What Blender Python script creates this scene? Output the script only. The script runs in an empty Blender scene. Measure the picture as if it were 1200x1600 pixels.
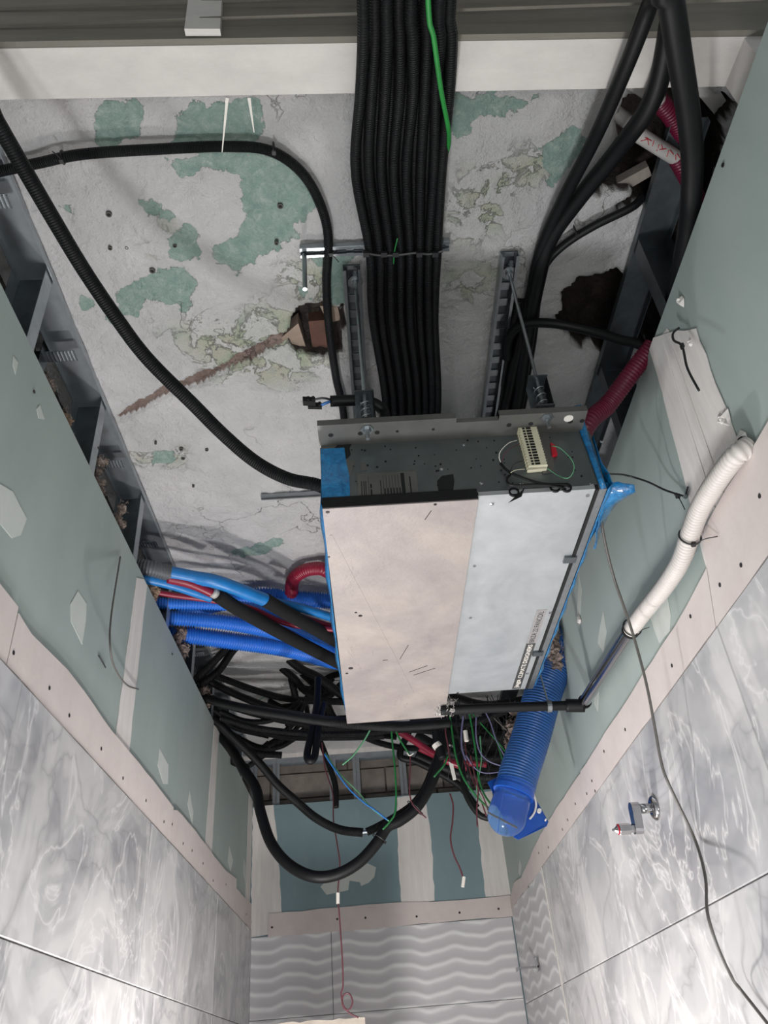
import bpy, math, random
import numpy as np
from mathutils import Vector, Matrix

# ------------------------------------------------------------------ camera
F = 1227.0
def _ray(px, py): return np.array([px-600.0, -(py-800.0), -F])
def _n(v): return v/np.linalg.norm(v)
YC = _n(_ray(606, 1685)); ZC = _ray(450, -900); ZC = _n(ZC-YC*(ZC@YC)); XC = np.cross(YC, ZC)
scene = bpy.context.scene
cam_data = bpy.data.cameras.new('camera'); cam = bpy.data.objects.new('camera', cam_data)
scene.collection.objects.link(cam)
cam.matrix_world = Matrix([list(XC), list(YC), list(ZC)]).to_4x4()
cam_data.sensor_fit = 'VERTICAL'; cam_data.sensor_height = 36; cam_data.lens = F/1600*36
cam_data.clip_start = 0.02
scene.camera = cam

# ------------------------------------------------------------------ world and lamps
world = bpy.data.worlds.new('world'); scene.world = world; world.use_nodes = True
world.node_tree.nodes['Background'].inputs[0].default_value = (0.90, 0.95, 1.0, 1)
world.node_tree.nodes['Background'].inputs[1].default_value = 0.42
def area(name, loc, target, size, power, col):
    d = bpy.data.lights.new(name, 'AREA'); d.energy = power; d.color = col
    d.shape = 'DISK'; d.size = size
    o = bpy.data.objects.new(name, d); scene.collection.objects.link(o)
    o.location = loc
    o.rotation_euler = (Vector(target)-Vector(loc)).to_track_quat('-Z', 'Y').to_euler()
    return o
def point(name, loc, radius, power, col):
    d = bpy.data.lights.new(name, 'POINT'); d.energy = power; d.color = col; d.shadow_soft_size = radius
    o = bpy.data.objects.new(name, d); scene.collection.objects.link(o); o.location = loc; return o
point('work_lamp', (-0.24, 2.95, -0.50), 0.07, 66, (1.0, 0.955, 0.925))
area('ceiling_fill_light', (-0.38, 1.60, -1.25), (-0.42, 1.35, 1.9), 0.35, 34, (0.97, 0.98, 1.0))  # added fill aimed up to brighten the slab, not a known lamp
area('rear_fill_light', (0.15, -0.6, -0.95), (0.35, 1.9, 1.9), 0.8, 18, (1.0, 0.98, 0.96))  # added fill from behind the lens, lifts the dim right of the slab
scene.view_settings.view_transform = 'Standard'
scene.view_settings.look = 'None'
scene.view_settings.gamma = 1.0
scene.view_settings.use_curve_mapping = False
scene.view_settings.exposure = 0.17

# ------------------------------------------------------------------ helpers
COL = scene.collection
R = random.Random(7)
def P(px, py, k, v):
    """the point of the plane k = v that is seen at pixel (px, py)"""
    r = _ray(px, py); d = np.array([r@XC, r@YC, r@ZC])
    return Vector(tuple(d*(v/d['xyz'.index(k)])))
def depth(p): return -(p[0]*XC[2]+p[1]*YC[2]+p[2]*ZC[2])

def srgb(h):
    h = h.lstrip('#'); o = []
    for i in (0, 2, 4):
        c = int(h[i:i+2], 16)/255
        o.append(c/12.92 if c <= .04045 else ((c+.055)/1.055)**2.4)
    return tuple(o)+(1,)

class NT:
    def __init__(s, name):
        s.m = bpy.data.materials.new(name); s.m.use_nodes = True; s.t = s.m.node_tree
        s.b = s.t.nodes['Principled BSDF']
    def n(s, typ, **kw):
        nd = s.t.nodes.new(typ)
        for k, v in kw.items():
            if k.startswith('i_'):
                key = k[2:]; key = int(key) if key.isdigit() else key.replace('_', ' ')
                nd.inputs[key].default_value = v
            else: setattr(nd, k, v)
        return nd
    def l(s, a, b): s.t.links.new(a, b)
    def noise(s, scale, detail=4, rough=.5, vec=None, dist=0):
        nd = s.n('ShaderNodeTexNoise'); nd.inputs['Scale'].default_value = scale
        nd.inputs['Detail'].default_value = detail; nd.inputs['Roughness'].default_value = rough
        nd.inputs['Distortion'].default_value = dist
        if vec is not None: s.l(vec, nd.inputs['Vector'])
        return nd.outputs['Fac']
    def ramp(s, fac, stops, interp='LINEAR'):
        nd = s.n('ShaderNodeValToRGB'); cr = nd.color_ramp; cr.interpolation = interp
        while len(cr.elements) < len(stops): cr.elements.new(0.5)
        for e, (p, c) in zip(cr.elements, stops):
            e.position = p; e.color = c if len(c) == 4 else tuple(c)+(1,)
        s.l(fac, nd.inputs[0]); return nd.outputs[0]
    def mix(s, fac, a, b, mode='MIX'):
        nd = s.n('ShaderNodeMix', data_type='RGBA', blend_type=mode)
        for sock, v in ((nd.inputs[0], fac), (nd.inputs[6], a), (nd.inputs[7], b)):
            if hasattr(v, 'links') or hasattr(v, 'is_output'): s.l(v, sock)
            else: sock.default_value = v
        return nd.outputs[2]
    def math(s, op, a, b=0.0, c=None, clamp=False):
        nd = s.n('ShaderNodeMath', operation=op); nd.use_clamp = clamp
        for i, v in enumerate((a, b, c)):
            if v is None: continue
            if hasattr(v, 'is_output'): s.l(v, nd.inputs[i])
            else: nd.inputs[i].default_value = v
        return nd.outputs[0]
    def obj(s, scale=(1, 1, 1)):
        tc = s.n('ShaderNodeTexCoord'); mp = s.n('ShaderNodeMapping'); mp.inputs['Scale'].default_value = scale
        s.l(tc.outputs['Object'], mp.inputs['Vector']); return mp.outputs['Vector']
    def bump(s, h, strength=.3, dist=.002):
        nd = s.n('ShaderNodeBump'); nd.inputs['Strength'].default_value = strength
        nd.inputs['Distance'].default_value = dist
        s.l(h, nd.inputs['Height']); s.l(nd.outputs[0], s.b.inputs['Normal']); return nd

def mat(name, color, rough=.6, metal=0., var=.12, scale=12, bump=0., bscale=60, stretch=(1, 1, 1), spec=.5):
    q = NT(name); c = srgb(color) if isinstance(color, str) else color
    v = q.obj(stretch)
    f = q.noise(scale, 5, .6, v)
    lo = tuple(max(0, x*(1-var)) for x in c[:3])+(1,); hi = tuple(min(1, x*(1+var)) for x in c[:3])+(1,)
    q.l(q.ramp(f, [(.3, lo), (.7, hi)]), q.b.inputs['Base Color'])
    q.b.inputs['Roughness'].default_value = rough; q.b.inputs['Metallic'].default_value = metal
    q.b.inputs['Specular IOR Level'].default_value = spec
    if bump: q.bump(q.noise(bscale, 6, .65, v), bump, .004)
    return q.m

def ribbed(name, color, pitch, rough=.45, strength=.6, dusty=.0, spec=.5):
    """hose whose ribs follow its length (u of its UV map)"""
    q = NT(name); c = srgb(color)
    uv = q.n('ShaderNodeUVMap'); sp = q.n('ShaderNodeSeparateXYZ'); q.l(uv.outputs[0], sp.inputs[0])
    s = q.math('SINE', q.math('MULTIPLY', sp.outputs[0], 2*math.pi/pitch))
    q.bump(s, strength, pitch*.35)
    f = q.noise(9, 5, .7, q.obj())
    q.l(q.ramp(f, [(.45, c), (.8, tuple(min(1, x+dusty) for x in c[:3])+(1,))]), q.b.inputs['Base Color'])
    q.b.inputs['Roughness'].default_value = rough; q.b.inputs['Specular IOR Level'].default_value = spec
    return q.m

M = {}
M['black'] = ribbed('black_conduit', '#0d0e10', .0055, .45, .8, .010, .28)
M['rubber'] = mat('black_rubber', '#0c0d0f', .5, bump=.1, spec=.3)
M['rubber_matt'] = mat('black_foam', '#0b0b0c', .9, bump=.3)
M['blue_duct'] = mat('blue_duct', '#2a70d2', .35, var=.1)
M['blue_deep'] = mat('deep_blue_duct', '#2e62a6', .38, var=.1)
M['red_duct'] = mat('dark_red_hose', '#641230', .4, var=.15)
M['crimson'] = mat('crimson_hose', '#861832', .35, var=.1)
M['blue_wrap'] = mat('blue_wrap', '#1f78c0', .35, var=.15, bump=.15, bscale=30)
M['grey_sleeve'] = mat('grey_sleeve', '#55585c', .4)
M['white_hose'] = mat('white_hose', '#cfc9c4', .5, var=.05)
M['white_pvc'] = mat('white_plastic_pipe', '#b9b6b2', .4, var=.08)
M['chrome'] = mat('chrome', '#b4b4b6', .16, 1.0, var=.03)
M['zinc'] = mat('zinc', '#9aa0a3', .32, .9, var=.12, scale=30)
M['zincdark'] = mat('dull_zinc', '#6a7174', .42, .85, var=.15, scale=25)
M['stud'] = mat('galvanised_stud', '#a4abb0', .38, .75, var=.12, scale=20)
M['brass'] = mat('dull_metal', '#83807a', .4, .9)
M['green_wire'] = mat('green_wire', '#1d6a35', .45)
M['green_cord'] = mat('green_cord', '#218036', .5)
M['pale_green_wire'] = mat('pale_green_wire', '#5f9c74', .45)
M['blue_wire'] = mat('blue_wire', '#2a6fb5', .45)
M['purple_wire'] = mat('violet_wire', '#6d6a8c', .45)
M['red_wire'] = mat('red_brown_wire', '#5a2c34', .45)
M['black_wire'] = mat('black_wire', '#232325', .45)
M['grey_wire'] = mat('grey_wire', '#5b5854', .45)
M['white_plastic'] = mat('white_plastic', '#d8d4cc', .5, var=.05)
M['cream'] = mat('cream_plastic', '#d8d3b8', .5, var=.06)
M['greytape'] = mat('dusty_tape', '#b8b4b0', .8, var=.2, bump=.5)
M['redplastic'] = mat('red_plastic', '#b0182c', .4)
M['darkhole'] = mat('dark_hole', '#141516', .9)
M['screw'] = mat('dark_screw', '#2d2a2a', .5, .4)
M['wool'] = mat('mineral_wool', '#85776f', 1.0, var=.45, scale=60, bump=1.0, bscale=90)
M['paper'] = mat('torn_paper', '#a58c77', .9, var=.3, scale=30)
M['green_board'] = None
M['brownbrick'] = mat('brown_brick', '#54392f', .9, var=.25, bump=.8, bscale=30)
M['beigebrick'] = mat('beige_brick', '#8d7c6f', .9, var=.25, bump=.8, bscale=30)

def greenboard(name, c1, c2):
    q = NT(name)
    f = q.noise(1.6, 5, .6, q.obj((1, 1, .5))); g = q.noise(14, 6, .7, q.obj((1, 1, .35)))
    base = q.ramp(f, [(.3, srgb(c1)), (.72, srgb(c2))])
    dust = q.ramp(g, [(.55, (0, 0, 0, 1)), (.85, (.22, .22, .22, 1))])
    q.l(q.mix(dust, base, srgb('#b3bab5')), q.b.inputs['Base Color'])
    q.b.inputs['Roughness'].default_value = .62
    q.b.inputs['Specular IOR Level'].default_value = .35
    q.bump(q.noise(70, 4, .6, q.obj()), .08, .002)
    return q.m
M['green_board'] = greenboard('green_plasterboard', '#98a5a1', '#adb8b4')
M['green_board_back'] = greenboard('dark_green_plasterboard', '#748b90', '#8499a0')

def plaster(name, c1, c2, stretch):
    q = NT(name)
    f = q.noise(7, 6, .7, q.obj(stretch)); g = q.noise(2.5, 5, .6, q.obj())
    a = q.ramp(f, [(.32, srgb(c1)), (.68, srgb(c2))])
    q.l(q.mix(.3, a, q.ramp(g, [(.35, srgb(c1)), (.65, srgb(c2))])), q.b.inputs['Base Color'])
    q.b.inputs['Roughness'].default_value = .8
    q.bump(q.noise(26, 6, .7, q.obj(stretch)), .35, .002)
    return q.m
M['joint'] = plaster('joint_compound', '#d0cbc7', '#e6e2de', (5, 5, .5))
M['filler'] = plaster('filler_smear', '#bdc4bf', '#ccd1cc', (1, 1, 1))
M['strip'] = plaster('pinkish_board_strip', '#cbc0bd', '#d8cfcb', (1, 1, 1))
M['beam'] = plaster('whitewashed_beam', '#b7b3af', '#cbc7c2', (1, 2, 2))
M['rawbeam'] = plaster('raw_concrete', '#67645c', '#7d796f', (.4, 3, 3))
M['rear_board'] = mat('grey_rear_board', '#56544f', .9, bump=.3)
M['void'] = mat('dark_cover', '#231f1c', .95, bump=.8, bscale=20)
M['floor'] = mat('screed_floor', '#8e8a84', .8, bump=.2)
M['brick'] = mat('old_block', '#857d76', .9, var=.3, scale=8, bump=.8, bscale=25)
M['mortar'] = mat('mortar', '#6a635b', .95, bump=.6)

def marble(name):
    q = NT(name)
    oi = q.n('ShaderNodeObjectInfo')
    def coords(sc):
        v = q.obj(sc); ad = q.n('ShaderNodeVectorMath', operation='ADD')
        sc_ = q.n('ShaderNodeVectorMath', operation='SCALE'); q.l(oi.outputs['Location'], sc_.inputs[0]); sc_.inputs['Scale'].default_value = 3.7
        q.l(v, ad.inputs[0]); q.l(sc_.outputs[0], ad.inputs[1]); return ad.outputs[0]
    soft = q.noise(1.9, 4, .55, coords((1, .62, 1)), 1.3)
    patch_ = q.noise(3.6, 3, .55, coords((1, .6, .9)), 1.8)
    streak = q.noise(2.4, 4, .6, coords((1, 1.1, .35)), .9)
    vein = q.noise(1.2, 4, .55, coords((1, .7, .8)), 1.8)
    wisp = q.noise(2.6, 4, .6, coords((1, .8, .6)), 1.8)
    base = q.ramp(soft, [(.34, srgb('#8b8b8f')), (.43, srgb('#a6a6a9')), (.48, srgb('#b6b6b7')), (.56, srgb('#c2c1c1')), (.66, srgb('#cccac9'))])
    c = q.mix(.45, base, q.ramp(patch_, [(.38, srgb('#9d9da0')), (.46, srgb('#b3b3b4')), (.54, srgb('#b8b7b8')), (.60, srgb('#d2d0cf'))]))
    st = q.ramp(streak, [(.53, (0, 0, 0, 1)), (.60, (.55, .55, .55, 1))])
    c = q.mix(st, c, srgb('#d6d4d3'))
    v1 = q.ramp(q.math('ABSOLUTE', q.math('SUBTRACT', vein, .47)), [(.0, (.45, .45, .45, 1)), (.006, (.22, .22, .22, 1)), (.03, (0, 0, 0, 1))])
    c = q.mix(v1, c, srgb('#7f7f83'))
    w1 = q.ramp(q.math('ABSOLUTE', q.math('SUBTRACT', wisp, .54)), [(.0, (.7, .7, .7, 1)), (.006, (.35, .35, .35, 1)), (.03, (0, 0, 0, 1))])
    c = q.mix(w1, c, srgb('#e4e2e1'))
    q.l(c, q.b.inputs['Base Color'])
    q.b.inputs['Roughness'].default_value = .30
    return q.m
M['marble'] = marble('grey_marble_tile')
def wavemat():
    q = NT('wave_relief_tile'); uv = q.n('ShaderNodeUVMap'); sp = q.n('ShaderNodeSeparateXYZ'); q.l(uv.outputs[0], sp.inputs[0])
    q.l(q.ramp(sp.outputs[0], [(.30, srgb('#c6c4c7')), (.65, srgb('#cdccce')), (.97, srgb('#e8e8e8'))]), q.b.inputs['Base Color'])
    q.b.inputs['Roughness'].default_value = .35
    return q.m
M['wave'] = wavemat()

def pinkpanel():
    q = NT('dusty_pinkish_panel')
    a = q.noise(9, 6, .7, q.obj()); b = q.noise(2.2, 4, .6, q.obj(), 1.0)
    c = q.mix(.5, q.ramp(a, [(.3, srgb('#877f7c')), (.7, srgb('#a59c98'))]), q.ramp(b, [(.35, srgb('#878084')), (.65, srgb('#afa69d'))]))
    sc = q.noise(5, 6, .65, q.obj((1, .25, 1)), 2.0)
    scr = q.ramp(q.math('ABSOLUTE', q.math('SUBTRACT', sc, .38)), [(0, (.6, .6, .6, 1)), (.004, (0, 0, 0, 1))])
    q.l(q.mix(scr, c, srgb('#6b625f')), q.b.inputs['Base Color'])
    q.b.inputs['Roughness'].default_value = .5; q.b.inputs['Metallic'].default_value = .12
    q.bump(q.noise(120, 3, .6, q.obj()), .45, .002)
    return q.m
M['pink'] = pinkpanel()
def galv(name, lo, hi, metal, rough):
    q = NT(name)
    a = q.noise(3.0, 5, .6, q.obj((1, .6, 1)), 1.2); b = q.noise(14, 5, .7, q.obj())
    c = q.mix(.35, q.ramp(a, [(.35, srgb(lo)), (.65, srgb(hi))]), q.ramp(b, [(.35, srgb(lo)), (.7, srgb(hi))]))
    q.l(c, q.b.inputs['Base Color']); q.b.inputs['Metallic'].default_value = metal
    q.l(q.ramp(b, [(.3, (rough,)*3+(1,)), (.7, (rough+.12,)*3+(1,))]), q.b.inputs['Roughness'])
    return q.m
M['door'] = galv('pale_galvanised_door', '#9da2a4', '#b8bcbe', .35, .38)
M['face'] = galv('dark_galvanised_face', '#62696a', '#757c7c', .75, .34)
M['flange'] = galv('dusty_galvanised_flange', '#5f605d', '#757470', .55, .45)

def film(name, col, alpha):
    q = NT(name); q.l(q.ramp(q.noise(25, 5, .7, q.obj(), 1.5), [(.35, srgb(col)), (.75, srgb('#2596d6'))]), q.b.inputs['Base Color'])
    q.b.inputs['Roughness'].default_value = .18; q.b.inputs['Alpha'].default_value = alpha
    q.b.inputs['Coat Weight'].default_value = .5
    q.bump(q.noise(45, 4, .6, q.obj(), 2.0), .7, .006)
    return q.m
M['film'] = film('blue_film', '#0b5a90', .95)
def clearblue():
    q = NT('translucent_blue_plastic'); q.b.inputs['Base Color'].default_value = srgb('#86b4f0')
    q.b.inputs['Transmission Weight'].default_value = .85; q.b.inputs['Roughness'].default_value = .16
    q.b.inputs['IOR'].default_value = 1.2
    return q.m
M['clearblue'] = clearblue()
M['blueplate'] = mat('blue_plate', '#1c56b4', .35, var=.08)

class MB:
    def __init__(s): s.v = []; s.f = []; s.uv = []
    def add(s, verts, faces, uv=None):
        n = len(s.v); s.v += [tuple(v) for v in verts]; s.f += [tuple(i+n for i in f) for f in faces]
        s.uv += uv if uv else [(0, 0)]*len(verts); return s
    def box(s, a, b):
        x0, y0, z0 = (min(a[i], b[i]) for i in range(3)); x1, y1, z1 = (max(a[i], b[i]) for i in range(3))
        return s.add([(x0,y0,z0),(x1,y0,z0),(x1,y1,z0),(x0,y1,z0),(x0,y0,z1),(x1,y0,z1),(x1,y1,z1),(x0,y1,z1)],
            [(0,3,2,1),(4,5,6,7),(0,1,5,4),(1,2,6,5),(2,3,7,6),(3,0,4,7)])
    def obox(s, c, ax, ay, az):
        c = Vector(c); ax, ay, az = Vector(ax), Vector(ay), Vector(az)
        vs = [c+i*ax+j*ay+k*az for k in (-1, 1) for j in (-1, 1) for i in (-1, 1)]
        fs = [(0,2,3,1),(4,5,7,6),(0,1,5,4),(2,6,7,3),(0,4,6,2),(1,3,7,5)]
        if ax.cross(ay).dot(az) < 0: fs = [tuple(reversed(f)) for f in fs]
        return s.add(vs, fs)
    def prism(s, poly, off):
        poly = [Vector(p) for p in poly]; off = Vector(off); n = len(poly)
        c = Vector((0, 0, 0))
        for i in range(n): c += poly[i].cross(poly[(i+1) % n])
        vs = poly+[p+off for p in poly]
        fs = [tuple(range(n)), tuple(range(2*n-1, n-1, -1))]+[(i, i+n, (i+1) % n+n, (i+1) % n) for i in range(n)]
        if c.dot(off) > 0: fs = [tuple(reversed(f)) for f in fs]
        return s.add(vs, fs)
    def tube(s, path, r, seg=10, step=None, rib=None, closed_ends=True, flat=1.0):
        pts = smooth(path) if len(path) > 2 else [Vector(p) for p in path]
        L = [0]
        for a, b in zip(pts, pts[1:]): L.append(L[-1]+(b-a).length)
        tot = L[-1]; step = step or max(.008, tot/160)
        if rib: step = rib[0]/4
        n = max(2, int(tot/step)); ring = []; P_ = []
        j = 0
        for i in range(n+1):
            t = tot*i/n
            while j < len(L)-2 and L[j+1] < t: j += 1
            d = L[j+1]-L[j]; P_.append(pts[j].lerp(pts[j+1], (t-L[j])/d if d else 0))
        up = None; vs = []; uv = []; fs = []
        for i, p in enumerate(P_):
            t = (P_[min(i+1, n)]-P_[max(i-1, 0)]).normalized()
            if up is None:
                up = Vector((0, 0, 1)) if abs(t.z) < .9 else Vector((1, 0, 0))
            up = (up-t*up.dot(t)).normalized(); sd = t.cross(up)
            rr = (r(i/n) if callable(r) else r)
            if rib: rr *= (1, 1-rib[1]*.5, 1-rib[1], 1-rib[1]*.5)[i % 4]
            for k in range(seg):
                a = 2*math.pi*k/seg; vs.append(p+up*(math.cos(a)*rr*flat)+sd*(math.sin(a)*rr)); uv.append((tot*i/n, k/seg))
        for i in range(n):
            for k in range(seg):
                k2 = (k+1) % seg; fs.append((i*seg+k, i*seg+k2, (i+1)*seg+k2, (i+1)*seg+k))
        if closed_ends:
            fs.append(tuple(reversed(range(seg)))); fs.append(tuple(n*seg+k for k in range(seg)))
        return s.add(vs, fs, uv)
    def cyl(s, a, b, r, seg=14, r2=None):
        a, b = Vector(a), Vector(b); t = (b-a).normalized()
        up = Vector((0, 0, 1)) if abs(t.z) < .9 else Vector((1, 0, 0)); up = (up-t*up.dot(t)).normalized(); sd = t.cross(up)
        r2 = r if r2 is None else r2; vs = []
        for p, q in ((a, r), (b, r2)):
            for k in range(seg): an = 2*math.pi*k/seg; vs.append(p+(up*math.cos(an)+sd*math.sin(an))*q)
        fs = [(k, (k+1) % seg, (k+1) % seg+seg, k+seg) for k in range(seg)]
        fs += [tuple(reversed(range(seg))), tuple(range(seg, 2*seg))]
        return s.add(vs, fs)
    def lathe(s, a, axis, prof, seg=24):
        """prof: (distance along axis, radius)"""
        a = Vector(a); t = Vector(axis).normalized(); up = Vector((0, 0, 1)) if abs(t.z) < .9 else Vector((1, 0, 0))
        up = (up-t*up.dot(t)).normalized(); sd = t.cross(up); vs = []; fs = []
        for h, r in prof:
            for k in range(seg): an = 2*math.pi*k/seg; vs.append(a+t*h+(up*math.cos(an)+sd*math.sin(an))*r)
        for i in range(len(prof)-1):
            for k in range(seg): k2 = (k+1) % seg; fs.append((i*seg+k, i*seg+k2, (i+1)*seg+k2, (i+1)*seg+k))
        fs += [tuple(reversed(range(seg))), tuple((len(prof)-1)*seg+k for k in range(seg))]
        return s.add(vs, fs)
    def build(s, name, m, parent=None, sm=False, origin=None):
        off = wloc(parent) if parent is not None else Vector(origin or (0, 0, 0))
        me = bpy.data.meshes.new(name)
        me.from_pydata([(v[0]-off.x, v[1]-off.y, v[2]-off.z) for v in s.v], [], s.f)
        uvl = me.uv_layers.new(name='uv')
        idx = np.zeros(len(me.loops), dtype=np.int32); me.loops.foreach_get('vertex_index', idx)
        uvl.data.foreach_set('uv', np.array(s.uv, dtype=np.float32)[idx].ravel())
        me.materials.append(M[m] if isinstance(m, str) else m)
        if sm: me.shade_smooth()
        me.update()
        o = bpy.data.objects.new(name, me); COL.objects.link(o)
        if parent is not None: o.parent = parent
        else: o.location = off
        return o
def wloc(o):
    v = Vector((0, 0, 0))
    while o is not None: v += Vector(o.location); o = o.parent
    return v
def smooth(pts, k=8):
    pts = [Vector(p) for p in pts]; out = []
    for i in range(len(pts)-1):
        a = pts[i-1] if i else pts[0]*2-pts[1]; b = pts[i]; c = pts[i+1]
        d = pts[i+2] if i+2 < len(pts) else c*2-b
        for j in range(k):
            t = j/k
            out.append(.5*((2*b)+(c-a)*t+(2*a-5*b+4*c-d)*t*t+(3*b-a-3*c+d)*t**3))
    out.append(pts[-1]); return out
def tag(o, label=None, cat=None, group=None, kind=None):
    if label: o['label'] = label
    if cat: o['category'] = cat
    if group: o['group'] = group
    if kind: o['kind'] = kind
    return o
def empty(name, loc, label=None, cat=None, group=None, kind=None):
    o = bpy.data.objects.new(name, None); o.empty_display_size = .05; COL.objects.link(o); o.location = loc
    return tag(o, label, cat, group, kind)
def share(src, name, loc, parent=None):
    o = src.copy(); o.name = name; COL.objects.link(o); o.parent = parent; o.location = loc; return o

# ------------------------------------------------------------------ main planes (metres from the lens)
XL, XR, ZS, YB = -.80, .845, 1.90, 5.45
ZF = -1.50
TZ = .80            # top of the tiles

# ---- ceiling slab with peeled paint, chased groove and broken holes
def sdf(X, Y, poly):
    poly = np.array(poly); n = len(poly); d = np.full(X.shape, 1e9); ins = np.zeros(X.shape, bool)
    for i in range(n):
        a = poly[i]; b = poly[(i+1) % n]; e = b-a
        t = np.clip(((X-a[0])*e[0]+(Y-a[1])*e[1])/(e@e+1e-12), 0, 1)
        d = np.minimum(d, np.hypot(X-a[0]-t*e[0], Y-a[1]-t*e[1]))
        c = (a[1] > Y) != (b[1] > Y)
        with np.errstate(divide='ignore', invalid='ignore'):
            xi = (b[0]-a[0])*(Y-a[1])/(b[1]-a[1]+1e-15)+a[0]
        ins ^= c & (X < xi)
    return np.where(ins, d, -d)
def sline(X, Y, pl, w):
    d = np.full(X.shape, 1e9); pl = np.array(pl)
    for i in range(len(pl)-1):
        a = pl[i]; b = pl[i+1]; e = b-a
        t = np.clip(((X-a[0])*e[0]+(Y-a[1])*e[1])/(e@e+1e-12), 0, 1)
        ww = w[i]*(1-t)+w[i+1]*t
        d = np.minimum(d, np.hypot(X-a[0]-t*e[0], Y-a[1]-t*e[1])-ww)
    return -d
def S(pts): return [tuple(P(x, y, 'z', ZS))[:2] for x, y in pts]
green = [
 [(143,163),(222,163),(225,190),(205,215),(190,225),(155,235),(148,200)],
 [(250,225),(270,215),(275,185),(300,160),(402,155),(405,215),(400,245),(330,245)],
 [(258,248),(400,238),(440,245),(470,270),(498,320),(490,332),(440,385),(420,395),(375,428),(345,410),(335,385),(370,370),(385,330),(370,270),(330,262),(300,278),(285,270)],
 [(265,360),(300,350),(315,380),(300,410),(270,400)],
 [(190,455),(240,425),(290,410),(308,450),(290,485),(270,480),(235,470),(215,500),(180,492)],
 [(122,455),(150,468),(145,480),(128,478)], [(160,478),(190,508),(175,514)],
 [(222,315),(250,318),(270,338),(262,345),(240,330),(228,335)],
 [(80,318),(103,328),(106,322)], [(358,860),(440,840),(443,850),(410,868),(365,868)],
 [(705,145),(850,150),(800,183),(790,180),(740,193),(735,218),(705,205)],
 [(845,230),(895,195),(905,240),(860,285),(850,260)], [(465,450),(485,452),(480,470),(467,462)],
 [(470,395),(545,395),(560,470),(520,475),(500,420)], [(235,706),(275,704),(270,724),(238,724)]]
olive = [
 [(690,300),(720,255),(790,230),(900,190),(905,240),(850,290),(810,320),(800,360),(770,372),(740,395),(690,385)],
 [(440,460),(300,500),(250,520),(330,590),(400,612),(500,590),(540,560),(540,400),(470,390),(430,430)],
 [(200,705),(290,700),(290,728),(210,728)], [(685,420),(790,395),(830,380),(775,450),(760,480),(690,490)],
 [(225,360),(270,345),(275,390),(240,392)]]
holes = [
 [(880,460),(905,438),(960,426),(990,440),(1015,490),(1012,540),(960,560),(925,545),(900,540),(876,512),(886,480)],
 [(985,150),(1040,138),(1110,136),(1150,170),(1130,260),(1105,330),(1075,400),(1058,440),(1048,400),(1035,350),(1000,300),(940,305),(922,298),(938,262),(962,215),(955,190)],
 [(1010,430),(1060,400),(1130,470),(1120,600),(1010,560),(1000,500)],
 [(437,528),(470,485),(482,474),(530,480),(535,505),(528,545),(495,553),(455,546)],
 [(950,320),(995,300),(1000,340),(955,338)]]
groove = [(183,655),(225,632),(262,612),(340,580),(400,550),(445,530)]
ys = np.concatenate([np.arange(.80, 2.9, .0095), np.arange(2.9, 5.75, .03)]); xs = np.arange(-.95, 1.26, .0105)
X, Y = np.meshgrid(xs, ys)
rs = np.random.RandomState(3)
def vnoise(sc, seed):
    r = np.random.RandomState(seed).rand(64, 64); u = (X*sc) % 63; v = (Y*sc) % 63
    i, j = u.astype(int), v.astype(int); a, b = u-i, v-j; a = a*a*(3-2*a); b = b*b*(3-2*b)
    return (r[j, i]*(1-a)+r[j, (i+1) % 64]*a)*(1-b)+(r[(j+1) % 64, i]*(1-a)+r[(j+1) % 64, (i+1) % 64]*a)*b-.5
G = np.max([sdf(X, Y, S(p)) for p in green], 0)
O = np.max([sdf(X, Y, S(p)) for p in olive], 0)
H = np.max([sdf(X, Y, S(p)) for p in holes], 0)
C = sline(X, Y, S(groove), [.012, .02, .021, .018, .021, .025])
C = np.maximum(C, sline(X, Y, S([(1000,290),(1045,275),(1070,320)]), [.02, .03, .03]))
K = sline(X, Y, S([(150,697),(330,680),(420,668),(500,664)]), [.003]*4)
K = np.maximum(K, sline(X, Y, S([(350,575),(395,530),(440,505),(470,490)]), [.002]*4))
K = np.maximum(K, sline(X, Y, S([(400,575),(440,560),(475,540)]), [.002]*3))
K = np.maximum(K, sline(X, Y, S([(685,640),(750,630),(900,615)]), [.003]*3))
K = np.maximum(K, sline(X, Y, S([(690,490),(735,465),(760,450)]), [.002]*3))
jag = vnoise(17, 1)*.045+vnoise(40, 2)*.018
H2 = H+jag
n1, n2 = vnoise(9, 5), vnoise(38, 6)
Z = ZS+n1*.014+n2*.007+vnoise(90, 8)*.004
Z = np.where(G+jag > 0, Z+.003, Z)
Z = np.where(C+jag*.35 > 0, ZS+.022+n2*.006, Z)
Z = np.where(K > 0, Z+.006, Z)
DEP = np.where((X < .2), .085, .17)
ss = np.clip(H2/.022, 0, 1)**.7
Z = np.where(H2 > 0, ZS+.012+(DEP+n1*.05+n2*.03)*ss, Z)
Z = np.where((H2 <= 0) & (H2 > -.006), Z+.004, Z)
nx, ny = len(xs), len(ys)
verts = np.stack([X, Y, Z], -1).reshape(-1, 3)
ii = (np.arange(ny-1)[:, None]*nx+np.arange(nx-1)[None]).ravel()
faces = np.stack([ii, ii+nx, ii+nx+1, ii+1], -1)
me = bpy.data.meshes.new('ceiling'); me.from_pydata(verts.tolist(), [], faces.tolist())
for nm, a in (('green', G), ('olive', O), ('hole', H2), ('groove', C+jag*.35)):
    at = me.attributes.new(nm, 'FLOAT', 'POINT'); at.data.foreach_set('value', a.ravel().astype(np.float32))
me.shade_smooth()
ceiling = bpy.data.objects.new('ceiling', me); COL.objects.link(ceiling); ceiling['kind'] = 'structure'
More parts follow.
